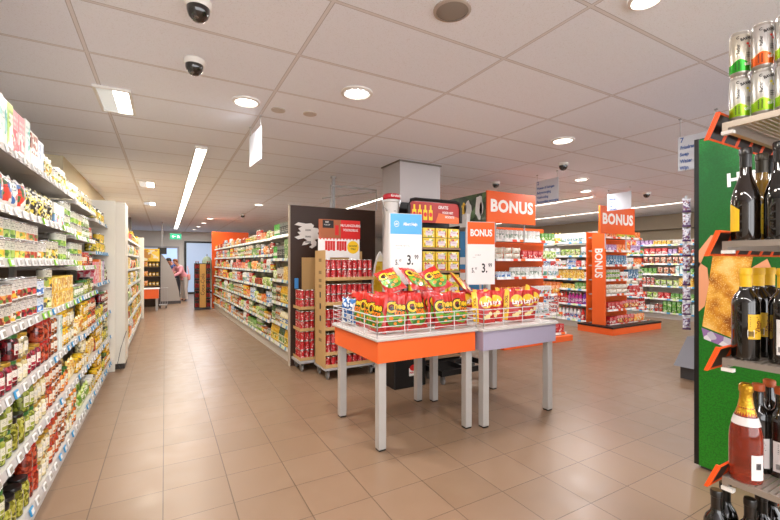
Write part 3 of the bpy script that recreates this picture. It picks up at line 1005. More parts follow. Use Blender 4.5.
for lev, runs in seqs.items():
    for (a, b), seq in runs:
        segs = [(a, b, lvA)] if b < 3.2 else [(a, 4.2, lvD), (4.2, b, lvE)]
        for (s0, s1, lv) in segs:
            L2 = lev
            if lv is lvE:
                if lev == 4:
                    continue
                if lev > 4:
                    L2 = lev - 1
            z = lv[L2][0]
            mh = (lv[L2 + 1][0] - z - 0.045) if L2 + 1 < len(lv) else 0.3
            q = seq if lv is not lvE else list(reversed(seq))
            q2 = []
            for (key, n, st, rows) in q:
                alt = ALT.get(key)
                while n > 3 and alt:
                    q2 += [(key, 3, st, rows), (alt[len(q2) % len(alt)], 2, st, rows)]
                    n -= 4
                if n > 0:
                    q2.append((key, n, st, rows))
            q = q2
            fill(LU, s0, s1, z, L2, q, y0=lv[L2][1] + 0.008, maxh=mh, kids=True)

# white end panel and white pillar
tag(obj('end_panel', boxbm(-1.10, -0.565, 6.262, 6.30, 0, 2.21, bev=0.003), CREAM), 'tall off-white end panel closing the jar shelving', 'end panel')
t = thing('pillar_casing', 'off-white boxed pillar casing with a dark foot, beside the aisle floor', 'pillar casing', (-0.78, 6.6, 0))
obj('casing', boxbm(-0.33, 0.32, -0.22, 0.22, 0.07, 2.21, bev=0.004), CREAM, t)
obj('foot', boxbm(-0.32, 0.31, -0.21, 0.21, 0.0, 0.069), mat('foot_dark', '#3a332e', 0.5), t)
bm = B()
tube(bm, [(-0.50, 6.25, 0.02), (-0.53, 6.2, 0.12), (-0.50, 6.26, 0.3), (-0.47, 6.33, 0.42), (-0.448, 6.372, 0.5)], 0.004)
tag(obj('power_cable', bm, DGREY), 'thin dark cable rising against the white pillar', 'cable')

# shelving beyond the pillar
FU = Unit(-0.50, 6.95, 90, 'shelving beyond the pillar')
lvF = [(0.17, 0.0, 0), (0.47, 0.01, 0), (0.75, 0.02, 0), (1.02, 0.03, 0), (1.30, 0.04, 0), (1.56, 0.05, 0), (1.82, 0.05, 0)]
for i in range(4):
    shelf_bay(FU, i * 1.2, 1.2, lvF, 1.9, ['first', 'second', 'third', 'last'][i] + ' shelving bay beyond the white pillar, counted from the pillar', 'far', CREAM, 0.5, None, True, 'bays beyond the white pillar')
pool = ['pouch_pasta', 'pouch_orange', 'jar_yell', 'box_yell', 'box_red', 'can_yellow', 'pouch_green', 'box_orange', 'b_oil', 'pouch_white', 'jar_tomato', 'box_green']
rnd = random.Random(3)
for k, (z, fy, _) in enumerate(lvF):
    seq = [(rnd.choice(pool), rnd.randint(2, 4), 2, 1) for _ in range(10)]
    fill(FU, 0, 4.8, z, k, seq, y0=fy + 0.01, maxh=(lvF[k + 1][0] - z - 0.05) if k < 6 else 0.22, gap=0.02, kids=False)
tag(obj('end_panel', boxbm(-1.0, -0.46, 11.79, 11.83, 0, 2.03, bev=0.003), CREAM), 'far off-white end panel closing the shelving beyond the pillar', 'end panel')

# ------------------------------------------------------------------ shelving behind the brown end panel (faces the aisle)
ang = math.degrees(math.atan2(-7.9, 0.21))
RU = Unit(1.29, 13.38, ang, 'shelving past brown panel')
lvR = [(0.2, 0.0, 0), (0.46, 0.015, 0), (0.73, 0.02, 0), (1.01, 0.03, 0), (1.28, 0.04, 0), (1.54, 0.05, 0), (1.81, 0.05, 0)]
lvN = [(0.2, 0.0, 0), (0.5, 0.015, 0), (0.81, 0.02, 0), (1.15, 0.03, 0), (1.47, 0.04, 0), (1.82, 0.05, 0)]
BL = 1.128
pr = ['end bay at the orange panel', 'second bay from the orange panel', 'third bay from the orange panel', 'middle bay', 'third bay from the brown panel', 'second bay from the brown panel', 'end bay at the brown panel']
for i in range(7):
    shelf_bay(RU, i * BL, BL, lvN if i == 6 else lvR, 1.98, pr[i] + ' of the shelving running down the aisle', 'far', CREAM, 0.5, None, True, 'bays of the shelving between orange and brown panels')
pool = ['can_soup', 'can_red', 'box_red', 'jar_tomato', 'pouch_white', 'box_white', 'jar_glass', 'pouch_green', 'can_green', 'jar_white', 'b_sauce', 'box_green', 'pouch_orange', 'can_bean', 'jar_yell', 'cup_noodle', 'box_orange', 'can_blue', 'jar_brown']
for k, (z, fy, _) in enumerate(lvR):
    seq = [(rnd.choice(pool), rnd.randint(2, 4), 2, 1) for _ in range(22)]
    mh = (lvR[k + 1][0] - z - 0.045) if k < 6 else 0.2
    fill(RU, 0, 6 * BL - 0.01, z, k, seq, y0=fy + 0.01, maxh=mh, gap=0.012, kids=False)
near = [[('b_oil', 6, 1, 1), ('b_green', 4, 1, 1), ('b_oil', 4, 1, 1)], [('b_green', 3, 1, 1), ('can_bean', 3, 2, 1), ('b_mayo', 12, 1, 1)], [('jar_glass', 3, 2, 1), ('jar_brown', 3, 2, 1), ('b_oil', 9, 1, 1)],
        [('pouch_green', 2, 1, 1), ('tub_grey', 4, 1, 1), ('box_yell', 8, 2, 1)], [('tub_green', 2, 1, 1), ('tub_black', 4, 1, 1), ('box_green', 2, 2, 1), ('tub_grey', 4, 1, 1)],
        [('tub_green', 3, 1, 1), ('tub_black', 4, 1, 1), ('tub_grey', 3, 1, 1), ('can_yellow', 3, 1, 1)]]
for k, (z, fy, _) in enumerate(lvN):
    mh = (lvN[k + 1][0] - z - 0.045) if k < 5 else 0.22
    fill(RU, 6 * BL + 0.01, 7 * BL, z, k, near[k], y0=fy + 0.01, maxh=mh, gap=0.01, kids=False)
tag(obj('end_panel', boxbm(1.26, 2.34, 13.44, 13.5, 0, 2.36, bev=0.003), ORANGE2), 'tall plain orange end panel closing the far end of the shelving', 'end panel')
t = thing('end_panel', 'large dark brown end panel behind the red can pallets', 'end panel', (2.14, 5.44, 0))
obj('board', boxbm(-0.65, 0.65, -0.02, 0.02, 0, 2.2, bev=0.002), BROWN, t)
obj('edge_strip', boxbm(-0.672, -0.651, -0.022, 0.022, 0, 2.2), mat('edge_beige', '#b7a794', 0.5), t)

# white lion-shaped flyer holder on the brown panel
t = thing('wall_ornament', 'white lion-shaped cut-out with small print hanging on the brown panel', 'cut-out', (1.72, 5.405, 0))
ln = [(-0.16, 1.93), (-0.12, 1.965), (-0.04, 1.95), (0.02, 1.96), (0.05, 1.93), (0.04, 1.90), (0.09, 1.895), (0.115, 1.86), (0.09, 1.82), (0.11, 1.79), (0.10, 1.75), (0.06, 1.73), (0.08, 1.70), (0.075, 1.65),
      (0.03, 1.61), (0.0, 1.63), (0.03, 1.66), (0.01, 1.69), (-0.03, 1.66), (-0.08, 1.65), (-0.06, 1.70), (-0.02, 1.72), (-0.06, 1.75), (-0.12, 1.73), (-0.16, 1.76), (-0.10, 1.79), (-0.13, 1.83), (-0.09, 1.84), (-0.12, 1.88), (-0.08, 1.91)]
bm = B()
prism(bm, [(x * 1.3 + 0.03, z) for x, z in ln], -0.012, 0.0)
for zz in (1.865, 1.775, 1.70):
    for j in range(2):
        rect(bm, -0.03, 0.05, zz - 0.012 * j, zz - 0.012 * j + 0.007, -0.0125, 1)
obj('cutout', bm, [PAPER, INK], t)

# steel frame standing on top of the shelving
t = thing('ceiling_pole', 'thin steel pole rising to the ceiling behind the brown panel', 'pole', (2.30, 5.9, 0))
bm = B()
lathe(bm, [(0.028, 0.0), (0.028, CEIL - 0.03)], 12)
obj('pole', bm, GREY, t)
bm = B()
lathe(bm, [(0, CEIL - 0.001), (0.045, CEIL - 0.001), (0.045, CEIL - 0.03), (0, CEIL - 0.03)], 12)
obj('ceiling_plate', bm, GREY, t)
bm = B()
z0, z1 = 2.201, 2.52
a, b, c, d = (2.08, 5.44), (2.82, 5.44), (2.82, 5.95), (2.08, 5.95)
tube(bm, [a + (z0,), a + (z1,), b + (z1,), b + (z0,)], 0.013)
tube(bm, [b + (z1 - 0.03,), (2.3, 6.4, z1 - 0.03)], 0.01)
tag(obj('sign_frame', bm, GREY), 'bare rectangular steel tube frame above the brown panel', 'frame')


# ------------------------------------------------------------------ pallets of red cans on dollies
RC = []
_l = label_mat('red_can_print', [(0, '#b01018')], blobs=[(0.06, 0.94, ['#b01018', '#c41c22', '#b01018', '#960c14', '#b8141c', '#c41c22', '#a80f18', '#c8444a', '#b01018', '#d8b0ac'], 75, 0, 1)], texts=[(0.35, 0.6, 0.1, 0.9, '#dcc8c4', 7)], rough=0.3, coat=0.5)
P['can_cola'] = can('', 'red drink can', _l, 0.031, 0.12, 16, 'can', 'drink_can')


def caster(bm, x, y, r, M=None):
    # wheel and fork, wheel axis along x
    T = Matrix.Translation((x, y, r)) @ Matrix.Rotation(R(90), 4, 'Y')
    lathe(bm, [(0, -0.014), (r * 0.35, -0.016), (r * 0.8, -0.012), (r, -0.008), (r, 0.008), (r * 0.8, 0.012), (r * 0.35, 0.016), (0, 0.014)], 16, 0, T)
    for s in (-1, 1):
        box(bm, x + s * 0.02 - 0.002, x + s * 0.02 + 0.002, y - 0.02, y + 0.02, r - 0.012, 2 * r + 0.012, 1)
    box(bm, x - 0.025, x + 0.025, y - 0.025, y + 0.025, 2 * r + 0.012, 2 * r + 0.018, 1)


def dolly(name, label, x0, x1, y0, y1, zt, r, deck, group=None):
    cx, cy = (x0 + x1) / 2, (y0 + y1) / 2
    t = thing(name, label, 'dolly', (cx, cy, 0), 0, group)
    hx, hy = (x1 - x0) / 2, (y1 - y0) / 2
    bm = B()
    for a in ((-hx, hx, -hy, -hy + 0.03), (-hx, hx, hy - 0.03, hy), (-hx, -hx + 0.03, -hy + 0.03, hy - 0.03), (hx - 0.03, hx, -hy + 0.03, hy - 0.03), (-0.02, 0.02, -hy + 0.03, hy - 0.03)):
        box(bm, a[0], a[1], a[2], a[3], 2 * r + 0.018, zt)
    obj('frame', bm, deck, t)
    for sx in (-1, 1):
        for sy in (-1, 1):
            bm = B()
            caster(bm, sx * (hx - 0.05), sy * (hy - 0.055), r)
            obj('caster', bm, [mat('wheel_grey', '#7d7a78', 0.5), mat('zinc', '#8f8c88', 0.35, 0.7)], t)
    return t


dolly('roll_dolly', 'metal dolly on casters carrying the taller stack of red cans', 1.66, 2.34, 4.53, 4.93, 0.14, 0.05, GREY, 'can dollies')

dolly('roll_dolly', 'metal dolly on casters under the shorter stack of red cans', 1.50, 1.98, 5.04, 5.40, 0.14, 0.045, GREY, 'can dollies')

# big stack
x0, x1, y0, y1 = 1.675, 2.325, 4.55, 4.90
names = ['bottom', 'second', 'third', 'fourth', 'top']
for k, z in enumerate([0.142, 0.295, 0.595, 0.895, 1.195]):
    bm = B()
    box(bm, x0, x1, y0, y1, z, z + 0.012)
    box(bm, x0, x1, y0 - 0.003, y0, z, z + 0.042)
    box(bm, x0, x0 + 0.003, y0, y1, z + 0.012, z + 0.042)
    box(bm, x1 - 0.003, x1, y0, y1, z + 0.012, z + 0.042)
    tag(obj('cardboard_tray', bm, CARD), names[k] + ' cardboard tray of the taller stack of red cans', 'tray', 'trays of the taller can stack')
    for lay in range(1 if k == 0 else 2):
        for i in range(9):
            for j in range(5):
                if j > 1 and i > 0:
                    continue
                clone(P['can_cola'], (x0 + 0.042 + i * 0.0705, y0 + 0.036 + j * 0.066, z + 0.014 + lay * 0.1215), random.uniform(0, 6.28), 'red drink can in the ' + names[k] + ' tray of the taller stack, ' + ('upper' if lay else 'lower') + ' layer',
                      'red cans in the taller stack')
t = thing('cardboard_sleeve', 'tall cardboard side wall of the taller can stack, with hand slots and printed marks', 'cardboard', (x0 - 0.004, y0, 0.142), R(-90))
obj('side_wall', boxbm(-0.36, 0.004, -0.004, 0.002, 0.0, 1.42), CARD, t)
bm = B()
for zz in (0.84, 0.70, 0.55):
    rect(bm, -0.19, -0.14, zz, zz + 0.07, -0.0045, 0)
obj('hand_slot', bm, INK, t)
bm = B()
for zz in (1.28, 1.13, 1.03, 0.96, 0.4, 0.3):
    rect(bm, -0.22, -0.12, zz, zz + 0.04, -0.0045, 0)
obj('printed_mark', bm, mat('print_grey', '#8a6c46', 0.8), t)
t = thing('cardboard_backing', 'cardboard rear wall standing behind the taller stack of red cans', 'cardboard', (x0, y1 + 0.008, 0.142))
obj('sheet', boxbm(0.0, 0.65, 0.0, 0.006, 0.0, 1.42), CARD, t)

# promotional card on top
t = thing('promotion_card', 'red and white card with a picture of red cans above the taller stack', 'sign', (2.03, 4.893, 0))
bm = B()
box(bm, -0.32, 0.26, -0.003, 0.003, 1.725, 1.97, 0)
box(bm, -0.33, 0.25, -0.003, 0.003, 1.48, 1.725, 1)
box(bm, -0.33, -0.17, -0.003, 0.003, 1.44, 1.48, 1)
box(bm, 0.10, 0.25, -0.003, 0.003, 1.44, 1.48, 1)
rect(bm, -0.32, -0.02, 1.73, 1.97, -0.0035, 5)
rect(bm, -0.27, -0.12, 1.86, 1.96, -0.004, 4)
text(bm, 'NU', 0.03, -0.21, 1.935, -0.0045, 1, bold=0.02)
text(bm, 'VOLOP', 0.026, -0.21, 1.90, -0.0045, 1)
text(bm, 'NU LANGDURIG', 0.045, 0.12, 1.90, -0.0045, 1, 0.85, bold=0.02)
text(bm, 'VOORDELIG', 0.045, 0.12, 1.84, -0.0045, 1, 0.85, bold=0.02)
for i in range(12):
    rect(bm, -0.31 + i * 0.046, -0.29 + i * 0.046, 1.71, 1.725, -0.004, 0)
for (cx, n) in ((-0.16, 4), (0.0, 4)):
    for i in range(n):
        disc(bm, cx - 0.06 + i * 0.035, 1.685, 0.019, 0.009, -0.0045, 0)
        rect(bm, cx - 0.077 + i * 0.035, cx - 0.045 + i * 0.035, 1.575 - 0.01 * (i % 2), 1.685, -0.004, 0)
        rect(bm, cx - 0.066 + i * 0.035, cx - 0.062 + i * 0.035, 1.60, 1.66, -0.0046, 5)
disc(bm, 0.155, 1.615, 0.085, 0.085, -0.0045, 3, 28)
text(bm, 'SCOOP', 0.034, 0.155, 1.63, -0.005, 4, bold=0.02)
text(bm, 'TNU', 0.034, 0.155, 1.59, -0.005, 4, bold=0.02)
obj('card', bm, [RED, PAPER, RED, YEL, INK, mat('brown_print', '#a8603c', 0.6)], t)
obj('red_flower_print', boxbm(-0.10, -0.05, -0.0045, -0.0031, 1.77, 1.90), RED, t)

# small stack
x0, x1, y0, y1 = 1.52, 1.95, 5.06, 5.38
hh = [0.142, 0.142 + 0.38, 0.142 + 0.66, 0.142 + 0.93]
for k, z in enumerate(hh[:3]):
    n = 3 if k == 0 else 2
    bm = B()
    box(bm, x0, x1, y0, y1, z, z + 0.01)
    box(bm, x0, x1, y0 - 0.003, y0, z, z + 0.04)
    box(bm, x0 - 0.003, x0, y0, y1, z, z + 0.04)
    tag(obj('cardboard_tray', bm, CARD), ['bottom', 'middle', 'top'][k] + ' cardboard tray of the shorter stack of red cans', 'tray', 'trays of the shorter can stack')
    for lay in range(n):
        for i in range(3):
            for j in range(4):
                if i > 0 and j > 0:
                    continue
                clone(P['can_cola'], (x0 + 0.036 + i * 0.066, y0 + 0.036 + j * 0.066, z + 0.012 + lay * 0.1215), random.uniform(0, 6.28), 'red drink can in the ' + ['bottom', 'middle', 'top'][k] + ' tray of the shorter stack, layer ' + ['one', 'two', 'three'][lay] + ' up',
                      'red cans in the shorter stack')
t = thing('cardboard_backing', 'upright plain cardboard sheet behind the shorter stack of red cans', 'cardboard', (1.72, 5.392, 0.142))
obj('sheet', boxbm(-0.08, 0.25, -0.003, 0.003, 0, 1.34), CARD, t)
tag(obj('plastic_wrap', boxbm(1.53, 1.58, 5.34, 5.37, 1.06, 1.2, bev=0.004), mat('wrap_blue', '#3f86c8', 0.4)), 'small blue packet standing on the shorter stack of red cans', 'packet')

# ------------------------------------------------------------------ the two offer tables
def offer_table(label, x0, x1, y0, y1, apron, group):
    cx, cy = (x0 + x1) / 2, (y0 + y1) / 2
    hx, hy = (x1 - x0) / 2, (y1 - y0) / 2
    t = thing('offer_table', label, 'table', (cx, cy, 0), 0, group)
    obj('tabletop', boxbm(-hx - 0.02, hx + 0.02, -hy - 0.02, hy + 0.02, 0.83, 0.852, bev=0.006), mat('tabletop_grey', '#c9c4be', 0.3), t)
    for n, a in (('apron', (-hx, hx, -hy, -hy + 0.018)), ('apron', (-hx, hx, hy - 0.018, hy)), ('apron', (-hx, -hx + 0.018, -hy + 0.018, hy - 0.018)), ('apron', (hx - 0.018, hx, -hy + 0.018, hy - 0.018))):
        obj(n, boxbm(a[0], a[1], a[2], a[3], 0.665, 0.829, bev=0.002), apron, t)
    for sx in (-1, 1):
        for sy in (-1, 1):
            bx, by = sx * (hx - 0.052), sy * (hy - 0.052)
            lg = obj('leg', boxbm(-0.032, 0.032, -0.032, 0.032, 0.012, 0.828, bev=0.004), mat('leg_grey', '#bdb9b5', 0.35, 0.2), t, (bx, by, 0))
            obj('leg_foot', boxbm(-0.028, 0.028, -0.028, 0.028, 0.0, 0.011), BLACK, lg)
    return t


offer_table('offer table with orange sides holding red and green snack bags', 1.37, 2.31, 2.62, 3.48, ORANGE, 'offer tables')
offer_table('offer table with lilac-grey sides holding red and yellow crisp bags', 2.345, 3.26, 2.56, 3.40, LILAC, 'offer tables')


def basket(label, x0, x1, y0, y1, group, h=0.155):
    bm = B()
    z = 0.855
    for k in range(5):
        zz = z + 0.004 + h * k / 4
        tube(bm, [(x0, y0, zz), (x1, y0, zz), (x1, y1, zz), (x0, y1, zz)], 0.0034 if k < 4 else 0.0044, closed=True)
    for (xa, ya, xb, yb) in ((x0, y0, x1, y0), (x0, y1, x1, y1), (x0, y0, x0, y1), (x1, y0, x1, y1)):
        L = math.hypot(xb - xa, yb - ya)
        n = 4
        for i in range(n + 1):
            xx, yy = xa + (xb - xa) * i / n, ya + (yb - ya) * i / n
            tube(bm, [(xx, yy, z), (xx, yy, z + h + 0.004)], 0.0042 if i in (0, n) else 0.0034)
    tag(obj('wire_basket', bm, mat('wire_white', '#d0cccb', 0.35)), label, 'basket', group)


basket('wire basket rail on the orange table around the snack bags', 1.362, 2.318, 2.615, 3.485, 'wire baskets on the tables')
basket('wire basket rail on the lilac-grey table around the crisp bags', 2.345, 3.268, 2.555, 3.405, 'wire baskets on the tables')

def foil(name, cols, scale=9.0):
    s = NT(name)
    n1 = s.noise(s.coord('Object'), scale, 3.0)
    n2 = s.voro(s.comb(s.math('MULTIPLY', s.sep(s.coord('Object'))[0], 22.0), s.math('MULTIPLY', s.sep(s.coord('Object'))[2], 9.0), s.sep(s.coord('Object'))[1]), 1.0, 'F1', 'Distance')
    s.bump(s.math('ADD', n2, s.math('MULTIPLY', n1, 0.7)), 0.75, 0.02)
    return s.done(s.ramp(n1, [(0.3, cols[0]), (0.7, cols[1])], 'LINEAR'), 0.3, 0.5)


BRED = foil('bag_red', ('#a8130d', '#c92215'))
BGRN = foil('bag_green', ('#5f9a24', '#7db03a'))
BGRN2 = foil('bag_dark_green', ('#35651c', '#4c8a2a'))
BYEL = foil('bag_yellow', ('#dfae14', '#efc52a'))
BORG = mat('bag_orange', '#ee8322', 0.35, coat=0.5)
BINK = mat('bag_ink', '#241812', 0.35, coat=0.5)
BWHT = mat('bag_white', '#efece6', 0.3, coat=0.6)
BBLU = mat('bag_blue', '#2b5c9a', 0.3, coat=0.6)
BPOT = mat('bag_potato', '#e8d596', 0.4, coat=0.4)


def fpatch(bm, fn, pts, y, mi):
    """flat print patch subdivided so that it follows the bag"""
    cx = sum(p[0] for p in pts) / len(pts)
    cz = sum(p[1] for p in pts) / len(pts)
    rings = []
    for k in (1.0, 0.66, 0.33):
        rings.append([(cx + (p[0] - cx) * k, cz + (p[1] - cz) * k) for p in pts])
    n = len(pts)
    V = [(x, fn(x, z) + y, z) for rg in rings for x, z in rg] + [(cx, fn(cx, cz) + y, cz)]
    F = []
    for r in range(2):
        for i in range(n):
            j = (i + 1) % n
            F.append((r * n + i, r * n + j, (r + 1) * n + j, (r + 1) * n + i))
    for i in range(n):
        F.append((2 * n + i, 2 * n + (i + 1) % n, 3 * n))
    add_faces(bm, V, F, mi, None, True)


def ell(cx, cz, rx, rz, n=20, w=0.0, ph=0.0):
    return [(cx + rx * (1 + w * math.sin(5 * a + ph)) * math.cos(a), cz + rz * (1 + w * math.sin(5 * a + ph)) * math.sin(a)) for a in [2 * math.pi * i / n for i in range(n)]]


def snack_bag(seed):
    w, d, h = 0.205, 0.075, 0.30
    bm = B()
    fn = bag_mesh(bm, w, d, h, 0, 0, 14, 18, seed)
    bag = mesh('snack_bag', bm, [BRED], 70)
    pm = B()
    fpatch(pm, fn, ell(0.0, 0.115, 0.088, 0.085, 24, 0.05, seed), -0.0035, 0)
    fpatch(pm, fn, ell(0.0, 0.07, 0.07, 0.03, 20, 0.1, 1.0), -0.0042, 1)
    for (x, z, r) in ((-0.045, 0.1, 0.017), (0.03, 0.085, 0.02), (0.055, 0.125, 0.014), (-0.01, 0.06, 0.014)):
        fpatch(pm, fn, ell(x, z, r, r * 0.8, 10, 0.12), -0.0048, 2)
    # big round lettering, pale orange with a dark rim
    for (st, sz, x, z, rt) in (('C', 0.115, -0.052, 0.182, 0.1), ('hee', 0.075, 0.022, 0.198, -0.08), ('tos', 0.075, 0.022, 0.148, -0.08)):
        text(pm, st, sz, x, z, -0.0052, 3, 0.9, bold=0.11, rot=rt, fn=fn)
        text(pm, st, sz, x, z, -0.0062, 4 if st != 'tos' else 2, 0.9, bold=0.035, rot=rt, fn=fn)
    fpatch(pm, fn, ell(-0.047, 0.178, 0.012, 0.019, 10), -0.007, 3)
    art = mesh('printed_art', pm, [BGRN, BGRN2, BORG, BINK, BYEL], 70)
    return proto('snack_bag', 'crisps', 'red and green snack bag', bag, [('printed_art', art)], w, d, h)


def crisp_bag(seed):
    w, d, h = 0.205, 0.065, 0.295
    bm = B()
    fn = bag_mesh(bm, w, d, h, 0, 0, 14, 18, seed)
    bag = mesh('crisp_bag', bm, [BRED], 70)
    pm = B()
    st = [(-0.094, 0.004), (-0.055, 0.004), (-0.052, 0.08), (-0.052, 0.16), (-0.055, 0.23), (-0.055, 0.288), (-0.094, 0.288), (-0.097, 0.2), (-0.097, 0.1)]
    # side strip made of small cells so that it follows the bag
    for k in range(12):
        z0, z1 = 0.004 + k * 0.0236, 0.004 + (k + 1) * 0.0236
        add_faces(pm, [(x, fn(x, z) - 0.003, z) for z in (z0, z1) for x in (-0.099, -0.085, -0.07, -0.052)], [(0, 1, 5, 4), (1, 2, 6, 5), (2, 3, 7, 6)], 0, None, True)
    art = mesh('yellow_side_strip', pm, [BYEL], 70)
    em = B()
    fpatch(em, fn, ell(0.024, 0.19, 0.064, 0.056, 24), -0.0035, 0)
    fpatch(em, fn, [(-0.045, 0.172), (0.0, 0.178), (0.05, 0.188), (0.088, 0.2), (0.086, 0.17), (0.05, 0.158), (0.0, 0.15), (-0.042, 0.146)], -0.0048, 1)
    text(em, "Lay's", 0.062, 0.024, 0.178, -0.0065, 2, 0.85, bold=0.03, rot=0.12, fn=fn)
    emb = mesh('round_emblem', em, [BYEL, BRED, BWHT], 70)
    cm = B()
    for (x, z, r) in ((0.03, 0.06, 0.022), (0.055, 0.085, 0.018), (0.0, 0.05, 0.016)):
        fpatch(cm, fn, ell(x, z, r, r * 1.1, 12, 0.1), -0.0035, 0)
    chp = mesh('potato_picture', cm, [BPOT], 70)
    tm = B()
    text(tm, 'XXL XXL', 0.034, -0.076, 0.15, -0.005, 0, 1.2, bold=0.02, rot=math.pi / 2, fn=fn)
    tx = mesh('strip_lettering', tm, [mat('bag_red_ink', '#7a3a10', 0.4)])
    return proto('crisp_bag', 'crisps', 'red and yellow crisp bag', bag, [('yellow_side_strip', art), ('round_emblem', emb), ('potato_picture', chp), ('strip_lettering', tx)], w, d, h)


def blue_bag(seed):
    w, d, h = 0.13, 0.07, 0.24
    bm = B()
    bag_mesh(bm, w, d, h, 0, 1, 10, 14, seed)
    lm = label_mat('bag_blue_white', [(0, '#2d5f9c')], blobs=[(0.0, 0.93, ['#2d5f9c', '#e9edf2', '#3f74b4', '#244a80', '#cfdbe8'], 42, 0, 1)], rough=0.25, coat=0.8)
    return proto('snack_bag', 'crisps', 'blue and white bag', mesh('snack_bag', bm, [lm, mat('foil', '#c9ced4', 0.2, 0.8)], 70), [], w, d, h)


SB = [snack_bag(i) for i in range(3)]
CB = [crisp_bag(i + 5) for i in range(3)]
BB = [blue_bag(i + 9) for i in range(2)]
ZT = 0.862


def bags(plist, rows, group):
    for i, (x, y, z, rz, rx, ry, lab) in enumerate(rows):
        if z < 1:
            z += abs(math.sin(R(ry))) * 0.085 + abs(math.sin(R(rx))) * 0.02
        clone(plist[i % len(plist)], (x, y, z), R(rz), lab, group, R(rx), R(ry))


g = 'red and green snack bags on the orange table'
front = [(1.455, 2.80, ZT, -72, -6, 0, 'red and green snack bag at the basket corner nearest the can stacks, seen edge-on'),
         (1.475, 3.00, ZT, -70, -5, 3, 'red and green snack bag turned sideways, just behind the basket corner bag'),
         (1.48, 3.20, ZT, -70, -5, -3, 'red and green snack bag between the sideways bags and the blue bags'),
         (1.60, 2.76, ZT, -14, -6, 3, 'tallest upright red and green snack bag at the front of the orange table'),
         (1.80, 2.73, ZT, 4, -12, -4, 'red and green snack bag behind the front rail, right of the tallest bag'.replace('right of', 'next to')),
         (1.99, 2.76, ZT, 14, -14, 14, 'slumped red and green snack bag leaning sideways at the middle of the front row'),
         (2.05, 2.69, ZT, -10, -4, -6, 'narrow-looking red and green snack bag standing in front of the slumped one'),
         (2.215, 2.72, ZT, 6, -6, 2, 'red and green snack bag at the front end beside the lilac table')]
bags(SB, front, g)
back = [(1.62, 2.95, ZT, -20, -8, 2, 'red and green snack bag in the second row under the lying bags'), (1.85, 2.93, ZT, 5, -8, 0, 'red and green snack bag in the second row at the middle'),
        (2.10, 2.93, ZT, 0, -8, 0, 'red and green snack bag in the second row beside the lilac table'), (1.72, 3.12, ZT, 0, -8, 0, 'red and green snack bag in the third row before the blue-topped sign'),
        (1.98, 3.12, ZT, 0, -8, 0, 'red and green snack bag in the third row behind the slumped one'), (2.2, 3.12, ZT, 0, -8, 0, 'red and green snack bag in the third row at the table end')]
bags(SB, back, g)
top = [(1.77, 3.02, 1.165, -12, -52, -18, 'red and green snack bag lying on the pile under the blue-topped price sign'), (2.02, 3.02, 1.165, 8, -50, 6, 'middle red and green snack bag lying on top of the pile'),
       (2.26, 2.98, 1.165, -8, -48, -24, 'red and green snack bag lying on top of the pile, its red corner pointing outward')]
bags(SB, top, g)
bags(BB, [(1.44, 3.36, ZT, -60, -4, 0, 'blue and white bag at the far basket corner near the can pallets'), (1.445, 3.27, ZT, -75, 3, 4, 'blue and white bag next to the sideways red bags'), (1.54, 3.34, ZT, -60, -4, -3, 'blue and white bag behind the other two')], 'blue and white bags on the orange table')
g = 'red and yellow crisp bags on the lilac table'
bags(CB, [(2.49, 2.705, ZT, -26, -6, -3, 'red and yellow crisp bag beside the orange table, its round emblem facing out'),
          (2.67, 2.80, ZT, -58, -6, 3, 'red and yellow crisp bag turned aside, showing mostly its yellow strip'),
          (2.835, 2.70, ZT, -26, -6, 5, 'red and yellow crisp bag with full yellow strip at the middle of the lilac table'),
          (3.015, 2.715, ZT, -22, -6, 2, 'red and yellow crisp bag with large round emblem near the lilac table end'),
          (3.135, 2.80, ZT, -12, -8, 22, 'red and yellow crisp bag leaning outward over the lilac table end')], g)
bags(CB, [(2.5, 2.95, ZT, 0, -8, -4, 'red and yellow crisp bag in the second row beside the orange table'), (2.72, 2.98, ZT + 0.0, 0, -8, 0, 'red and yellow crisp bag in the second row below the price sign'),
          (2.95, 2.93, ZT + 0.0, -10, -8, 5, 'red and yellow crisp bag in the second row, its top just showing'), (3.15, 2.97, ZT, 0, -8, 4, 'red and yellow crisp bag in the second row at the table end'),
          (2.50, 2.93, 1.13, 10, -55, 28, 'red and yellow crisp bag lying across the pile below the BONUS price sign')], g)
P['bag_white'] = pouch('', 'white crisp bag', label_mat('bag_pale', [(0, '#e6e0d4')], blobs=[(0.1, 0.9, ['#e6e0d4', '#f2efe8', '#cfd8b0', '#e9d28a'], 22, 0, 1)], rough=0.25, coat=0.7), 0.2, 0.08, 0.27, 'crisp_bag', 'crisps')
for (x, y, z, rz, rx, ry, lab) in ((3.0, 3.1, ZT, 0, -8, 4, 'pale crisp bag behind the red ones on the lilac table'), (3.18, 3.08, ZT, 10, -8, -8, 'pale crisp bag at the back corner of the lilac table'), (2.62, 3.1, ZT, 0, -8, 0, 'pale crisp bag right under the BONUS price sign'.replace('right ', ''))):
    clone(P['bag_white'], (x, y, z), R(rz), lab, 'pale crisp bags on the lilac table', R(rx), R(ry))


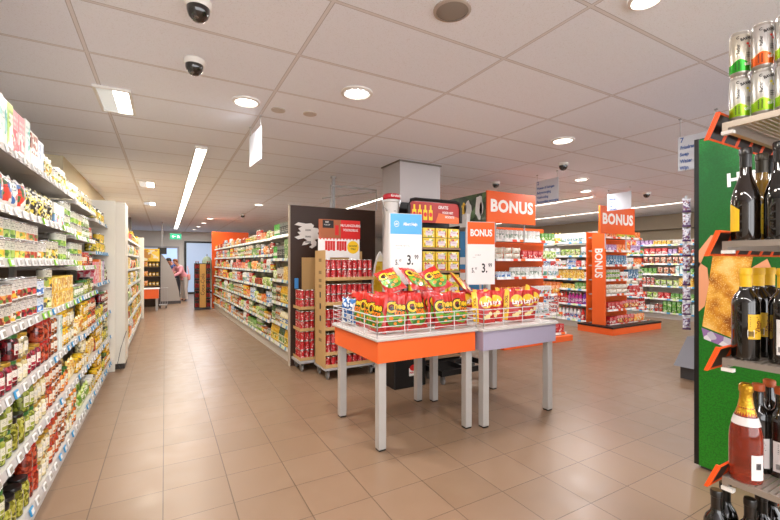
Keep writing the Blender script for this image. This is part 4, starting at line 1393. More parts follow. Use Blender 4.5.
# ------------------------------------------------------------------ price signs on the tables
def price_sign(label, x, y, w, z0, z1, head, headmat, brandtext, rz, group):
    t = thing('price_sign', label, 'sign', (x, y, 0.853), rz, group)
    z0, z1 = z0 - 0.853, z1 - 0.853
    bm = B()
    box(bm, -0.06, 0.06, -0.05, 0.05, 0.0, 0.008)
    box(bm, -0.012, 0.012, 0.012, 0.02, 0.008, z1 - 0.05)
    obj('stand', bm, GREY, t)
    bm = B()
    box(bm, -w / 2 - 0.012, w / 2 + 0.004, -0.002, 0.008, z0, z1 + 0.005)
    obj('frame', bm, mat('sign_edge', '#cdcac6', 0.4), t)
    bm = B()
    rect(bm, -w / 2, w / 2, z0, z1, -0.0035, 0)
    hz = z1 - head
    rect(bm, -w / 2, w / 2, hz, z1, -0.0045, 1)
    if brandtext == 'BONUS':
        text(bm, 'BONUS', 0.1, 0, hz + head / 2, -0.006, 0, 0.78, bold=0.035)
    else:
        # ring emblem
        for k in range(20):
            a0, a1 = 2 * math.pi * k / 20, 2 * math.pi * (k + 1) / 20
            cx, cz = -w * 0.31, hz + head * 0.5
            add_faces(bm, [(cx + r * math.cos(a), -0.006, cz + 1.15 * r * math.sin(a)) for r, a in ((0.022, a0), (0.026, a0), (0.026, a1), (0.022, a1))], [(0, 1, 2, 3)], 0)
        text(bm, 'ah', 0.03, -w * 0.31, hz + head * 0.5, -0.006, 0, bold=0.02)
        text(bm, 'Albert Heijn', 0.042, w * 0.13, hz + head * 0.5, -0.006, 0, 0.72, bold=0.03)
    text(bm, 'Cheetos Nibb-it Sticks 110 g' if brandtext != 'BONUS' else 'Lay\'s Naturel', 0.016, -w * 0.12, hz - 0.115, -0.0045, 2, 0.8)
    text(bm, 'per zak', 0.013, -w * 0.26, hz - 0.14, -0.0045, 2, 0.8)
    text(bm, '5.', 0.07, -w * 0.3, hz - 0.28, -0.0045, 2, 0.7, bold=0.02)
    text(bm, '97', 0.032, -w * 0.19, hz - 0.262, -0.0045, 2, 0.7, bold=0.02)
    text(bm, '3.', 0.135, w * 0.12, hz - 0.26, -0.0045, 2, 0.75, bold=0.02)
    text(bm, '99', 0.06, w * 0.33, hz - 0.228, -0.0045, 2, 0.75, bold=0.02)
    obj('sign_face', bm, [PAPER, headmat, INK], t)


price_sign('tall white price sign with sky-blue head, 3.99, on the orange table', 2.085, 3.38, 0.335, 1.2, 1.895, 0.20, SKYB, 'AH', R(-9), 'price signs on the tables')
price_sign('white price sign with orange BONUS head, 3.99, on the lilac table', 2.945, 3.25, 0.32, 1.18, 1.845, 0.235, ORANGE2, 'BONUS', R(-14), 'price signs on the tables')

# ------------------------------------------------------------------ beer bottle cut-out and yellow glass cut-out before the column
t = thing('bottle_cutout', 'large white flip-top bottle display with red stopper before the column', 'display', (2.475, 4.36, 0))
bm = B()
lathe(bm, [(0, 0.12), (0.11, 0.12), (0.115, 0.2), (0.115, 1.25), (0.11, 1.5), (0.1, 1.72), (0.088, 1.9), (0.09, 2.16), (0.1, 2.17), (0.1, 2.195), (0, 2.195)], 24)
obj('bottle_body', bm, mat('bottle_white', '#cfc9c4', 0.35), t)
bm = B()
lathe(bm, [(0.0, 2.196), (0.1, 2.2), (0.112, 2.215), (0.108, 2.25), (0.09, 2.268), (0.05, 2.275), (0, 2.275)], 24)
text(bm, 'Grolsch', 0.045, 0, 2.235, -0.1135, 1, bold=0.02)
obj('stopper', bm, [mat('stopper_red', '#c22030', 0.35), PAPER], t)
bm = B()
tube(bm, [(-0.1, 0, 2.23), (-0.128, 0, 2.2), (-0.115, 0, 2.12), (-0.09, -0.03, 2.06), (0, -0.094, 2.05), (0.09, -0.03, 2.06), (0.115, 0, 2.12), (0.128, 0, 2.2), (0.1, 0, 2.23)], 0.006)
obj('wire_bail', bm, CHROME, t)
obj('base', boxbm(-0.12, 0.12, -0.12, 0.12, 0.0, 0.12), BLACK, t)
t = thing('glass_cutout', 'yellow rounded beer-glass board with white edge beside the bottle display', 'display', (2.42, 4.63, 0))
ol = [(-0.08, 0.05), (0.11, 0.05), (0.11, 1.2), (0.105, 1.38), (0.085, 1.5), (0.04, 1.56), (0.0, 1.5), (-0.04, 1.38), (-0.08, 1.15)]
bm = B()
prism(bm, ol, 0.0, 0.03)
obj('board', bm, PAPER, t)
bm = B()
c = (0.03, 0.8)
add_faces(bm, [(c[0] + (x - c[0]) * 0.86, -0.002, c[1] + (z - c[1]) * 0.95) for x, z in ol], [tuple(range(len(ol)))], 0)
obj('printed_face', bm, label_mat('beer_yellow', [(0, '#e3b62c'), (0.93, '#efe6cc')], blobs=[(0.0, 0.93, ['#e3b62c', '#eac545', '#dba824', '#efd06a'], 20, 0, 1)]), t)
obj('foot', boxbm(-0.075, 0.1, -0.05, 0.08, 0.0, 0.05), BLACK, t)

# ------------------------------------------------------------------ black rack with yellow packs
t = thing('display_rack', 'black rounded rack of yellow six-pack boxes before the white column', 'rack', (3.02, 4.225, 0), R(-3))
ar = [(-0.40, 2.16), (-0.38, 2.19), (-0.34, 2.21), (0.34, 2.21), (0.38, 2.19), (0.40, 2.16), (0.40, 1.9), (-0.40, 1.9)]
bm = B()
prism(bm, [(-0.40, 0.16), (0.40, 0.16), (0.40, 2.14), (0.385, 2.18), (0.34, 2.20), (-0.34, 2.20), (-0.385, 2.18), (-0.40, 2.14)], 0.22, 0.25)
obj('back_panel', bm, BLACK, t)
bm = B()
tube(bm, [(-0.39, -0.05, 1.93), (-0.39, -0.05, 2.13), (-0.36, -0.05, 2.19), (-0.30, -0.05, 2.205), (0.30, -0.05, 2.205), (0.36, -0.05, 2.19), (0.39, -0.05, 2.13), (0.39, -0.05, 1.93)], 0.022, 8)
obj('top_bow', bm, BLACK, t)
bm = B()
box(bm, -0.37, 0.37, -0.045, -0.03, 1.92, 2.18, 0)
for i in range(4):
    x = -0.31 + i * 0.08
    rect(bm, x - 0.028, x + 0.028, 1.95, 2.08, -0.046, 1)
    rect(bm, x - 0.012, x + 0.012, 2.08, 2.14, -0.046, 1)
    disc(bm, x, 2.02, 0.024, 0.03, -0.047, 3, 12)
add_faces(bm, [(0.0, -0.0462, 1.92), (0.37, -0.0462, 1.92), (0.37, -0.0462, 2.0), (0.05, -0.0462, 2.05)], [(0, 1, 2, 3)], 2)
text(bm, 'GRATIS', 0.055, 0.12, 2.12, -0.047, 4, 0.85, bold=0.02)
text(bm, 'VOOR HET', 0.04, 0.19, 2.055, -0.047, 4, 0.85, bold=0.02)
text(bm, 'MOOISTE', 0.04, 0.22, 2.0, -0.047, 4, 0.85, bold=0.02)
obj('header_sign', bm, [mat('header_red', '#a82018', 0.4), YEL, mat('hd_orange', '#e0662a', 0.4), RED, PAPER], t)
for sx in (-1, 1):
    obj('side_panel', boxbm(sx * 0.395 - 0.008, sx * 0.395 + 0.008, -0.02, 0.219, 0.16, 1.90), BLACK, t)
for z in (0.18, 0.62, 0.98, 1.28, 1.58):
    obj('shelf', boxbm(-0.384, 0.384, -0.06, 0.215, z, z + 0.02), mat('rack_wood', '#9c7a5c', 0.5), t)
obj('base', boxbm(-0.40, 0.40, -0.10, 0.25, 0.02, 0.16), BLACK, t)
YB = label_mat('sixpack_print_gap', [(0, '#e8c32c')], blobs=[(0.08, 0.92, ['#e8c32c', '#f0d24a', '#c4402a', '#e8c32c', '#efe2c0', '#8aa83c'], 38, 0.1, 0.9)], patches=[(0.2, 0.8, 0.25, 0.72, '#d9c8cc'), (0, 1, 0, 0.06, '#5a4a1c')], texts=[(0.22, 0.78, 0.4, 0.7, '#8a2a5c', 7)])  # print, plus a dark bottom strip painting the shaded gap between stacked packs
P['sixpack'] = carton('', 'yellow six-pack box', YB, 0.17, 0.13, 0.125, 'drink_pack', 'box')
DU = Unit(3.02, 4.225, -3, 'black rack before the column')
for k, z in enumerate((0.64, 1.0, 1.30, 1.60)):
    for i in range(4):
        for s in range(2):
            clone(P['sixpack'], DU.w(-0.285 + i * 0.19, 0.02, z + 0.001 + s * 0.127), DU.rz, 'yellow six-pack box on the %s shelf of the black rack, %s layer' % (['lowest', 'second', 'third', 'top'][k], 'upper' if s else 'lower'), 'yellow six-packs in the black rack')
# black bin with printed front, under the table
t = thing('black_crate', 'low black box with red and white print under the orange table', 'box', (2.48, 3.97, 0))
obj('crate_body', boxbm(-0.27, 0.15, -0.14, 0.14, 0.0, 0.36, bev=0.01), BLACK, t)
bm = B()
rect(bm, -0.08, 0.04, 0.13, 0.22, -0.1415, 0)
disc(bm, -0.02, 0.22, 0.05, 0.035, -0.142, 1)
text(bm, 'PEROES', 0.03, -0.02, 0.165, -0.143, 1, bold=0.02)
obj('printed_label', bm, [PAPER, RED], t)

t = dolly('flat_dolly', 'flat black platform dolly with casters under the tables', 2.75, 3.55, 3.68, 4.08, 0.17, 0.045, BLACK)

# ------------------------------------------------------------------ offer displays with orange panels
def product_run(u, x0, x1, lv, seqs_, y0=0.012, kids=False, top=0.25, gap=0.012):
    for k, (z, fy, _) in enumerate(lv):
        mh = (lv[k + 1][0] - z - 0.045) if k + 1 < len(lv) else top
        fill(u, x0, x1, z, k, seqs_[k % len(seqs_)], y0=fy + y0, maxh=mh, gap=gap, kids=kids)


P['can_wt'] = can('', 'white cardboard tube with grey print', label_mat('tube_white', [(0, '#eceae6')], blobs=[(0.2, 0.6, ['#eceae6', '#b8c0b0', '#dfe2da', '#8a9a8a'], 30, 0, 1)], texts=[(0.2, 0.8, 0.55, 0.9, '#6a6a66', 8)]), 0.05, 0.17, nm='canister', cat='canister')
P['box_navy'] = carton('', 'blue box with pale print', boxlab('navy', '#3a6f92', ['#dfe8ee', '#2f587c', '#6fa0bc'], pz=(0.1, 0.6)), 0.085, 0.1, 0.2)
P['bundle'] = pouch('', 'beige wrapped bundle', label_mat('bundle_beige', [(0, '#e0d5c4')], blobs=[(0.1, 0.9, ['#e0d5c4', '#cdbfa8', '#efe8dc'], 25, 0, 1)]), 0.2, 0.1, 0.1, 'packet', 'packet')
P['box_crim'] = carton('', 'crimson box with white print', boxlab('crim', '#c8262c', ['#f2e4dc', '#d94038', '#9a1820']), 0.12, 0.1, 0.15)

# first display, under the large hanging board
O1 = Unit(4.78, 4.80, 0, 'larger BONUS board display')
lv1 = [(0.14, -0.0, 0), (0.5, 0.05, 0), (0.84, 0.08, 0), (1.16, 0.10, 0), (1.47, 0.12, 0), (1.80, 0.14, 0)]
shelf_bay(O1, 0, 1.62, lv1, 2.05, 'orange offer display under the larger BONUS board, rows of white tubes at its top', 'far', ORANGE2, 0.5, mat('shelf_taupe', '#9b8f86', 0.5), False, None, RAILO)
seq1 = [[('box_crim', 4, 1, 1), ('pouch_crim', 5, 1, 1)], [('can_red', 6, 2, 1), ('pouch_white', 5, 1, 1)], [('pouch_orange', 6, 1, 1), ('box_white', 6, 1, 1)],
        [('can_blue', 4, 1, 1), ('can_wt', 7, 1, 1), ('pouch_white', 3, 1, 1), ('b_whitecl', 5, 1, 1)], [('bundle', 3, 2, 1), ('box_crim', 4, 1, 1), ('pouch_green', 3, 1, 1), ('box_white', 4, 1, 1)], [('can_wt', 10, 1, 1), ('box_green', 4, 1, 1)]]
product_run(O1, 0.02, 1.6, lv1, seq1, top=0.24)
tag(obj('display_plinth', boxbm(4.74, 6.44, 4.69, 4.775, 0, 0.10, bev=0.004), ORANGE), 'low orange floor plinth of the display under the larger BONUS board', 'plinth')
t = thing('display_post', 'beige post carrying a strip of photographs beside the larger BONUS board', 'post', (4.47, 4.80, 0))
obj('post', boxbm(-0.05, 0.05, -0.03, 0.03, 0, 2.50), mat('post_cream', '#d5cdbf', 0.5), t)
bm = B()
for z, mi in ((2.38, 0), (2.27, 1), (2.16, 0)):
    rect(bm, -0.04, 0.04, z - 0.045, z + 0.045, -0.0305, mi)
obj('photo_strip', bm, [mat('photo_a', '#7a5a44', 0.5), mat('photo_b', '#c2683a', 0.5)], t)


def bonus_board(label, x, y, w, z0, z1, rz):
    t = thing('bonus_board', label, 'sign', (x, y, 0), R(rz), 'large BONUS boards')
    bm = B()
    box(bm, -w / 2, w / 2, -0.015, 0.015, z0, z1, 0, bev=0.002)
    obj('board', bm, ORANGE2, t)
    bm = B()
    h = z1 - z0
    text(bm, 'BONUS', h * 0.52, 0, (z0 + z1) / 2 + 0.01, -0.0165, 0, w / (h * 0.52) / 3.95, bold=0.045, spacing=1.08)
    obj('lettering', bm, mat('board_letter', '#f4ece4', 0.5), t)
    for sx in (-0.3, 0.3):
        bm = B()
        tube(bm, [(w * sx, 0.03, z0 - 0.3), (w * sx, 0.03, z0 + 0.2)], 0.012)
        obj('support_tube', bm, GREY, t)


bonus_board('larger BONUS board, white capitals on orange, above the first offer display', 4.83, 4.62, 1.06, 2.03, 2.52, 0)
# second display with upright board
O2 = Unit(7.76, 4.82, 0, 'upright BONUS board display')
lv2 = [(0.16, 0.0, 0), (0.45, 0.05, 0), (0.76, 0.08, 0), (1.06, 0.10, 0), (1.36, 0.12, 0), (1.66, 0.14, 0), (1.94, 0.16, 0)]
shelf_bay(O2, 0, 1.45, lv2[:], 2.05, 'end display with the upright BONUS board, stepped shelves of snacks and blue boxes', 'far', ORANGE2, 0.5, mat('shelf_taupe', '#9b8f86', 0.5), False, None, RAILO)
seq2 = [[('box_crim', 2, 1, 1), ('pouch_crim', 5, 1, 1), ('pouch_orange', 4, 1, 1)], [('box_crim', 4, 1, 1), ('pouch_crim', 5, 1, 1), ('b_sauce', 4, 1, 1)], [('bundle', 4, 2, 1), ('box_crim', 3, 1, 1), ('b_sauce', 6, 1, 1)],
        [('can_green', 6, 2, 1), ('box_white', 3, 1, 1), ('box_navy', 4, 1, 1)], [('box_navy', 8, 1, 1), ('box_white', 3, 1, 1), ('box_orange', 5, 1, 1)],
        [('box_lilac', 5, 1, 1), ('box_orange', 5, 1, 1), ('box_lilac', 3, 1, 1)], [('box_orange', 5, 1, 1), ('box_small', 8, 1, 1)]]
product_run(O2, 0.02, 1.43, lv2, seq2, top=0.16)
t = thing('display_plinth', 'orange plinth with dark top edge below the upright BONUS board display', 'plinth', (8.35, 4.75, 0))
bm = B()
prism(bm, [(-0.85, 0), (0.87, 0), (0.87, 0.125), (-0.85, 0.125)], -0.15, 0.045)
box(bm, -0.85, -0.62, 0.046, 0.6, 0, 0.125)
obj('plinth', bm, ORANGE, t)
bm = B()
box(bm, -0.86, 0.88, -0.155, 0.047, 0.126, 0.158)
box(bm, -0.86, -0.62, 0.048, 0.6, 0.126, 0.158)
obj('top_edge', bm, BLACK, t)
t = thing('upright_board', 'tall orange side board with upright white BONUS lettering', 'sign', (7.60, 4.96, 0), R(-84), None)
obj('board', boxbm(-0.13, 0.13, 0.0, 0.05, 0.161, 2.0, bev=0.003), ORANGE, t)
bm = B()
text(bm, 'BONUS', 0.21, 0, 1.4, -0.002, 0, 0.85, bold=0.03, rot=-math.pi / 2)
obj('lettering', bm, mat('board_letter', '#f4ece4', 0.5), t)
bonus_board('smaller-looking BONUS board above the end display with the upright board', 7.78, 4.68, 1.15, 1.97, 2.50, 0)
# household shelving
HU = Unit(7.85, 8.9, -90, 'household goods shelving')
lvH = [(0.16, 0.0, 0), (0.5, 0.015, 0), (0.83, 0.02, 0), (1.05, 0.03, 0), (1.30, 0.04, 0), (1.56, 0.05, 0), (1.86, 0.05, 0)]
for i in range(3):
    shelf_bay(HU, i * 1.18, 1.18, lvH, 2.1, ['far', 'middle', 'near'][i] + ' bay of the household shelving between the orange displays', 'far', CREAM, 0.5, None, True, 'bays of the household shelving')
seqH = [[('b_whitecl', 5, 1, 1), ('b_redcl', 4, 1, 1), ('b_yellcl', 6, 1, 1)], [('b_redcl', 4, 1, 1), ('b_pink', 4, 1, 1), ('b_purple', 3, 1, 1), ('b_whitecl', 3, 1, 1)], [('box_orange', 5, 1, 1), ('box_yell', 4, 1, 1), ('box_green', 3, 1, 1)],
        [('box_yell', 7, 2, 1), ('box_white', 3, 1, 1)], [('box_white', 3, 1, 1), ('can_blue', 3, 2, 1), ('box_crim', 1, 1, 1)], [('pouch_green', 4, 1, 1), ('pouch_white', 6, 1, 1)], [('pouch_white', 5, 1, 1), ('pouch_green', 3, 1, 1), ('b_yellcl', 3, 1, 1)]]
product_run(HU, 0.01, 3.53, lvH, seqH, top=0.24, kids=True)
# posters seen behind the signs
t = thing('photo_poster', 'dark green poster of people mounted high behind the black rack', 'poster', (4.32, 5.12, 0), R(-90))
bm = B()
box(bm, -0.75, 0.48, -0.01, 0.01, 2.02, 2.5, 0)
for (x, z, w, h, mi) in ((0.05, 2.25, 0.09, 0.34, 1), (0.32, 2.28, 0.09, 0.38, 1), (-0.3, 2.24, 0.1, 0.2, 2), (0.36, 2.25, 0.03, 0.22, 3), (-0.05, 2.3, 0.06, 0.2, 2), (-0.5, 2.22, 0.1, 0.22, 1)):
    fp = ell(x, z, w, h / 2, 14, 0.12, x * 9)
    add_faces(bm, [(a, -0.0105, b) for a, b in fp], [tuple(range(14))], mi)
obj('poster_sheet', bm, [label_mat('poster_foliage', [(0, '#3f5a34')], blobs=[(0, 1, ['#3f5a34', '#2c4426', '#5f7f4a', '#243a20'], 9, 0, 1)]), PAPER, YEL, mat('p_red', '#b0483f', 0.5)], t)
obj('poster_post', boxbm(0.40, 0.46, 0.0105, 0.05, 0.0, 2.45), GREY, t)
t = thing('blue_poster', 'blue poster with orange and white fields behind the BONUS price sign', 'poster', (4.42, 5.2, 0), R(-20))
bm = B()
box(bm, -0.28, 0.28, -0.01, 0.01, 0.9, 1.93, 0)
rect(bm, -0.28, 0.28, 1.05, 1.3, -0.0105, 1)
rect(bm, -0.25, 0.25, 1.38, 1.5, -0.0105, 2)
rect(bm, -0.2, 0.0, 1.12, 1.24, -0.011, 2)
obj('poster_sheet', bm, [mat('poster_blue', '#3f86b8', 0.5), mat('poster_orange', '#e0642c', 0.5), PAPER], t)
obj('poster_stand', boxbm(-0.03, 0.03, 0.011, 0.05, 0, 1.9), GREY, t)
t = thing('tilted_canopy', 'white slanted canopy board under the dark green poster', 'canopy', (4.22, 5.25, 0), R(-90))
bm = B()
prism(bm, [(-0.55, 2.03), (-0.45, 1.98), (0.3, 1.98), (0.3, 2.19), (0.22, 2.19)], -0.03, 0.03)
obj('canopy_board', bm, PAPER, t)
obj('canopy_post', boxbm(0.25, 0.29, -0.02, 0.02, 0, 1.979), WHITE, t)

# far wall shelving
WU = Unit(10.9, 9.6, -90, 'far tan-wall shelving')
lvW = [(0.16, 0.0, 0), (0.50, 0.01, 0), (0.82, 0.02, 0), (1.12, 0.03, 0), (1.38, 0.04, 0), (1.62, 0.05, 0), (1.86, 0.06, 0)]
for i in range(6):
    shelf_bay(WU, i * 1.2, 1.2, lvW[:6] + [(1.86, 0.06, 0)], 2.0, ['first', 'second', 'third', 'fourth', 'fifth', 'sixth'][i] + ' bay of the far shelving below the tan wall, counted from its far end', 'far', CREAM, 0.5, None, True, 'bays of the far shelving')
pool = ['pouch_white', 'pouch_red', 'box_crim', 'box_white', 'pouch_crim', 'box_lilac', 'pouch_green', 'box_green', 'bundle', 'box_yell', 'can_red', 'box_teal']
sq = [[(rnd.choice(pool), rnd.randint(2, 4), 2, 1) for _ in range(14)] for _ in range(7)]
product_run(WU, 1.0, 7.2, lvW, sq, top=0.18, gap=0.025)

# ------------------------------------------------------------------ hanging aisle signs
def hang_sign(label, x, y, rz, w, z0, z1, lines, num, group='hanging aisle signs', face_mat=None):
    t = thing('aisle_sign', label, 'sign', (x, y, 0), R(rz), group)
    bm = B()
    box(bm, -w / 2, w / 2, -0.004, 0.004, z0, z1)
    obj('panel', bm, face_mat or mat('sign_pale', '#c6c8ce', 0.4), t)
    bm = B()
    h = z1 - z0
    n = len(lines) + 1
    if num and num != 'exit':
        text(bm, num, h * 0.2, -w * 0.40, z1 - h * 0.11, -0.005, 0, bold=0.02)
    for i, l in enumerate(lines):
        vs, _ = glyphs(l, 0.03)
        sz = h * 0.145
        half = max(v[0] for v in vs) * sz * 0.8
        text(bm, l, sz, -w * 0.45 + half, z1 - h * (0.33 + i * 0.2), -0.006, 0, 0.8, bold=0.03)
    if num == 'exit':
        bm.free()
        bm = B()
        zc = (z0 + z1) / 2
        prism(bm, [(-0.14, zc), (-0.07, zc + 0.06), (-0.07, zc + 0.02), (0.0, zc + 0.02), (0.0, zc - 0.02), (-0.07, zc - 0.02), (-0.07, zc - 0.06)], -0.007, -0.005)
        prism(bm, [(0.06, zc - 0.07), (0.08, zc - 0.07), (0.10, zc - 0.01), (0.13, zc - 0.06), (0.15, zc - 0.05), (0.12, zc + 0.02), (0.11, zc + 0.05), (0.07, zc + 0.04), (0.05, zc + 0.0)], -0.007, -0.005)
        obj('pictogram', bm, PAPER, t)
    elif lines:
        obj('lettering', bm, BLUEINK, t)
    else:
        bm.free()
    bm = B()
    for sx in (-0.45, 0.45):
        tube(bm, [(w * sx, 0, z1), (w * sx, 0, CEIL - 0.002)], 0.0022)
        box(bm, w * sx - 0.012, w * sx + 0.012, -0.008, 0.008, CEIL - 0.012, CEIL - 0.001)
    obj('hanger_wire', bm, GREY, t)


hang_sign('hanging white aisle sign numbered 7 listing Frisdrank, Soep, Water and Wijn', 4.2, 1.79, -90, 0.31, 2.27, 2.585, ['Frisdrank', 'Soep', 'Water', 'Wijn'], '7')
hang_sign('hanging white aisle sign numbered 2 with four blue lines, above the larger BONUS board', 5.0, 4.08, -90, 0.40, 2.31, 2.66, ['Wassen & Reinigen', 'Babyverzorging', 'Huishouding', 'Persoonlijke verzorging'], '2')
hang_sign('hanging pale aisle sign numbered 1 above the smaller-looking BONUS board', 7.2, 4.3, -90, 0.44, 2.37, 2.68, ['Diepvries', 'Snoep', 'Koek', 'Chocolade'], '1')
hang_sign('narrow blank white sign hanging over the aisle', 0.75, 3.95, -86, 0.40, 2.36, 2.66, [], '')
hang_sign('green exit sign with white arrow hanging far down the aisle', 0.36, 17.6, 0, 0.4, 2.3, 2.52, [], 'exit', 'hanging aisle signs', mat('exit_green', '#12916a', 0.4, emit=0.5))


# ------------------------------------------------------------------ beer poster gondola
X0 = 3.21
t = thing('shelving_bay', 'tall gondola whose near end carries the green beer poster in a black frame', 'shelving', (X0, 1.36, 0))
obj('end_board', boxbm(0.012, 0.05, -1.30, 0.0, 0.05, 2.27), BLACK, t)
obj('frame_edge', boxbm(0.0, 0.06, 0.001, 0.03, 0.02, 2.27, bev=0.003), BLACK, t)
obj('base', boxbm(0.02, 1.2, -1.28, 0.0, 0.0, 0.049), DGREY, t)
obj('body', boxbm(0.051, 1.2, -1.29, -0.01, 0.05, 2.0), DGREY, t)
GR = None
s = NT('poster_green')
g_ = s.sep(s.coord('Generated'))
nz = s.noise(s.coord('Object'), 75.0, 4.0)
nz2 = s.noise(s.coord('Object'), 3.0, 2.0)
c1 = s.ramp(s.math('ADD', s.math('MULTIPLY', g_[2], 0.75), s.math('MULTIPLY', nz2, 0.3)), [(0.0, '#2a8f1c'), (0.35, '#1a7a18'), (0.6, '#0f5f1c'), (0.8, '#0a5a22'), (0.95, '#1f8a3a'), (1.0, '#2a9a48')], 'LINEAR')
c2 = s.mix(s.math('MULTIPLY', s.between(nz, 0.5, 0.58), 0.5), c1, lin('#0a4410'))
POSTG = s.done(c2, 0.35)
PU = Matrix.Translation((X0, 1.36, 0)) @ Matrix.Rotation(R(-90), 4, 'Z')
t = thing('beer_poster', 'large green beer poster with Heineken lettering, red star and a hand holding a beer glass', 'poster', (X0, 1.36, 0), R(-90))
obj('poster_sheet', boxbm(0.0, 1.28, 0.001, 0.011, 0.02, 2.26), POSTG, t)
bm = B()
# lettering: starts near the far edge, runs towards the viewer
text(bm, 'Heineken', 0.115, 0.36, 1.955, -0.001, 0, 0.92, bold=0.04, rot=0.03)
obj('lettering', bm, mat('letter_white', '#eef0ea', 0.5), t)
bm = B()
cx, cz = 0.375, 2.07
st = []
for i in range(10):
    a = math.pi / 2 + i * math.pi / 5
    r = 0.075 if i % 2 == 0 else 0.031
    st.append((cx + r * math.cos(a), -0.001, cz + r * math.sin(a)))
add_faces(bm, st, [tuple(range(10))], 0)
obj('red_star', bm, RED, t)
# glass picture
s = NT('beer_print')
q1 = s.noise(s.coord('Object'), 9.0, 3.0)
q2 = s.voro(s.coord('Object'), 110.0, 'F1', 'Distance')
bc = s.ramp(q1, [(0.32, '#8a4a0c'), (0.45, '#c07a1c'), (0.55, '#dca038'), (0.7, '#ecc070')], 'LINEAR')
BEER = s.done(s.mix(s.math('MULTIPLY', s.math('LESS_THAN', q2, 0.28), 0.6), bc, lin('#f3d896')), 0.35)
bm = B()
gl = [(0.03, 1.02), (0.19, 0.98), (0.275, 1.52), (0.275, 1.56), (0.045, 1.56), (0.05, 1.5)]
gl = [(0.02, 0.98), (0.205, 0.92), (0.30, 1.50), (0.30, 1.62), (0.10, 1.62)]
add_faces(bm, [(x, -0.001, z) for x, z in gl], [tuple(range(len(gl)))], 0)
obj('glass_picture', bm, BEER, t)
bm = B()
add_faces(bm, [(0.015, -0.0014, 0.97), (0.207, -0.0014, 0.91), (0.2, -0.0014, 0.845), (0.03, -0.0014, 0.895)], [(0, 1, 2, 3)], 0)
obj('glass_foot_picture', bm, label_mat('glass_print', [(0, '#d8d4d8')], blobs=[(0.0, 1, ['#d8d4d8', '#8a6a9a', '#f0eef0', '#b9b4c0'], 22, 0, 1)], rough=0.35), t)
bm = B()
for pts in ([(0.0, 1.38), (0.03, 1.46), (0.10, 1.56), (0.12, 1.60), (0.07, 1.60), (0.0, 1.5)], [(0.0, 1.08), (0.035, 1.12), (0.06, 1.28), (0.05, 1.38), (0.0, 1.42)],
            [(0.24, 1.10), (0.30, 1.14), (0.34, 1.22), (0.33, 1.28), (0.26, 1.22)], [(0.26, 1.26), (0.33, 1.30), (0.38, 1.38), (0.36, 1.44), (0.28, 1.38)], [(0.42, 1.48), (0.52, 1.52), (0.56, 1.60), (0.44, 1.60)]):
    add_faces(bm, [(x, -0.0018, z) for x, z in pts], [tuple(range(len(pts)))], 0)
obj('hand_picture', bm, mat('hand_print', '#d8946c', 0.5), t)
bm = B()
gl2 = [(0.47, 1.2), (0.66, 1.2), (0.70, 1.62), (0.45, 1.62)]
add_faces(bm, [(x, -0.001, z) for x, z in gl2], [(0, 1, 2, 3)], 0)
obj('second_glass_picture', bm, BEER, t)

# clip strip
t = thing('clip_strip', 'hanging strip with white and purple small packs beside the black frame', 'clip strip', (3.29, 1.475, 0), R(-50))
obj('strip', boxbm(-0.008, 0.008, 0.0, 0.003, 0.93, 1.90), mat('clear_strip', '#c9ccd0', 0.2), t)
obj('hook_arm', boxbm(-0.006, 0.006, 0.003, 0.06, 1.87, 1.885), GREY, t)
CP = label_mat('clip_pack_print', [(0, '#5a3a6a'), (0.14, '#c9c8d2')], blobs=[(0.12, 0.8, ['#dcdbe2', '#b4b2c4', '#8a5a5a', '#d6d5de', '#6a4a7a'], 90, 0.0, 0.9)])
bm = B()
bag_mesh(bm, 0.052, 0.022, 0.1, nx=6, nz=6)
P['clip_pack'] = proto('small_pack', 'packet', 'small pack', mesh('small_pack', bm, CP), [], 0.06, 0.025, 0.105)
nm = ['topmost', 'second', 'third', 'fourth', 'fifth', 'sixth', 'seventh', 'eighth', 'lowest']
for i in range(9):
    q = Matrix.Translation((3.29, 1.475, 0)) @ Matrix.Rotation(R(-50), 4, 'Z') @ Vector((0.0, -0.015, 1.78 - i * 0.106))
    clone(P['clip_pack'], q, R(-50 + random.uniform(-12, 12)), nm[i] + ' white and purple pack on the hanging strip, counted downward', 'small packs on the clip strip')
# grey floor stand beyond the beer poster
t = thing('floor_stand', 'grey slanted base of a floor stand just behind the black poster frame', 'stand', (5.76, 2.41, 0))
bm = B()
prism(bm, [(-0.35, 0.16), (0.3, 0.16), (0.3, 0.48), (-0.02, 0.48)], -0.15, 0.15)
obj('sloped_body', bm, mat('stand_grey', '#77757a', 0.5), t)
obj('foot', boxbm(-0.25, 0.28, -0.12, 0.12, 0, 0.159), DGREY, t)
t = thing('shelving_bay', 'dark grey shelving mostly hidden behind the black poster frame', 'shelving', (5.95, 1.6, 0))
obj('body', boxbm(-0.3, 0.5, -1.5, 0.6, 0, 1.7), DGREY, t)

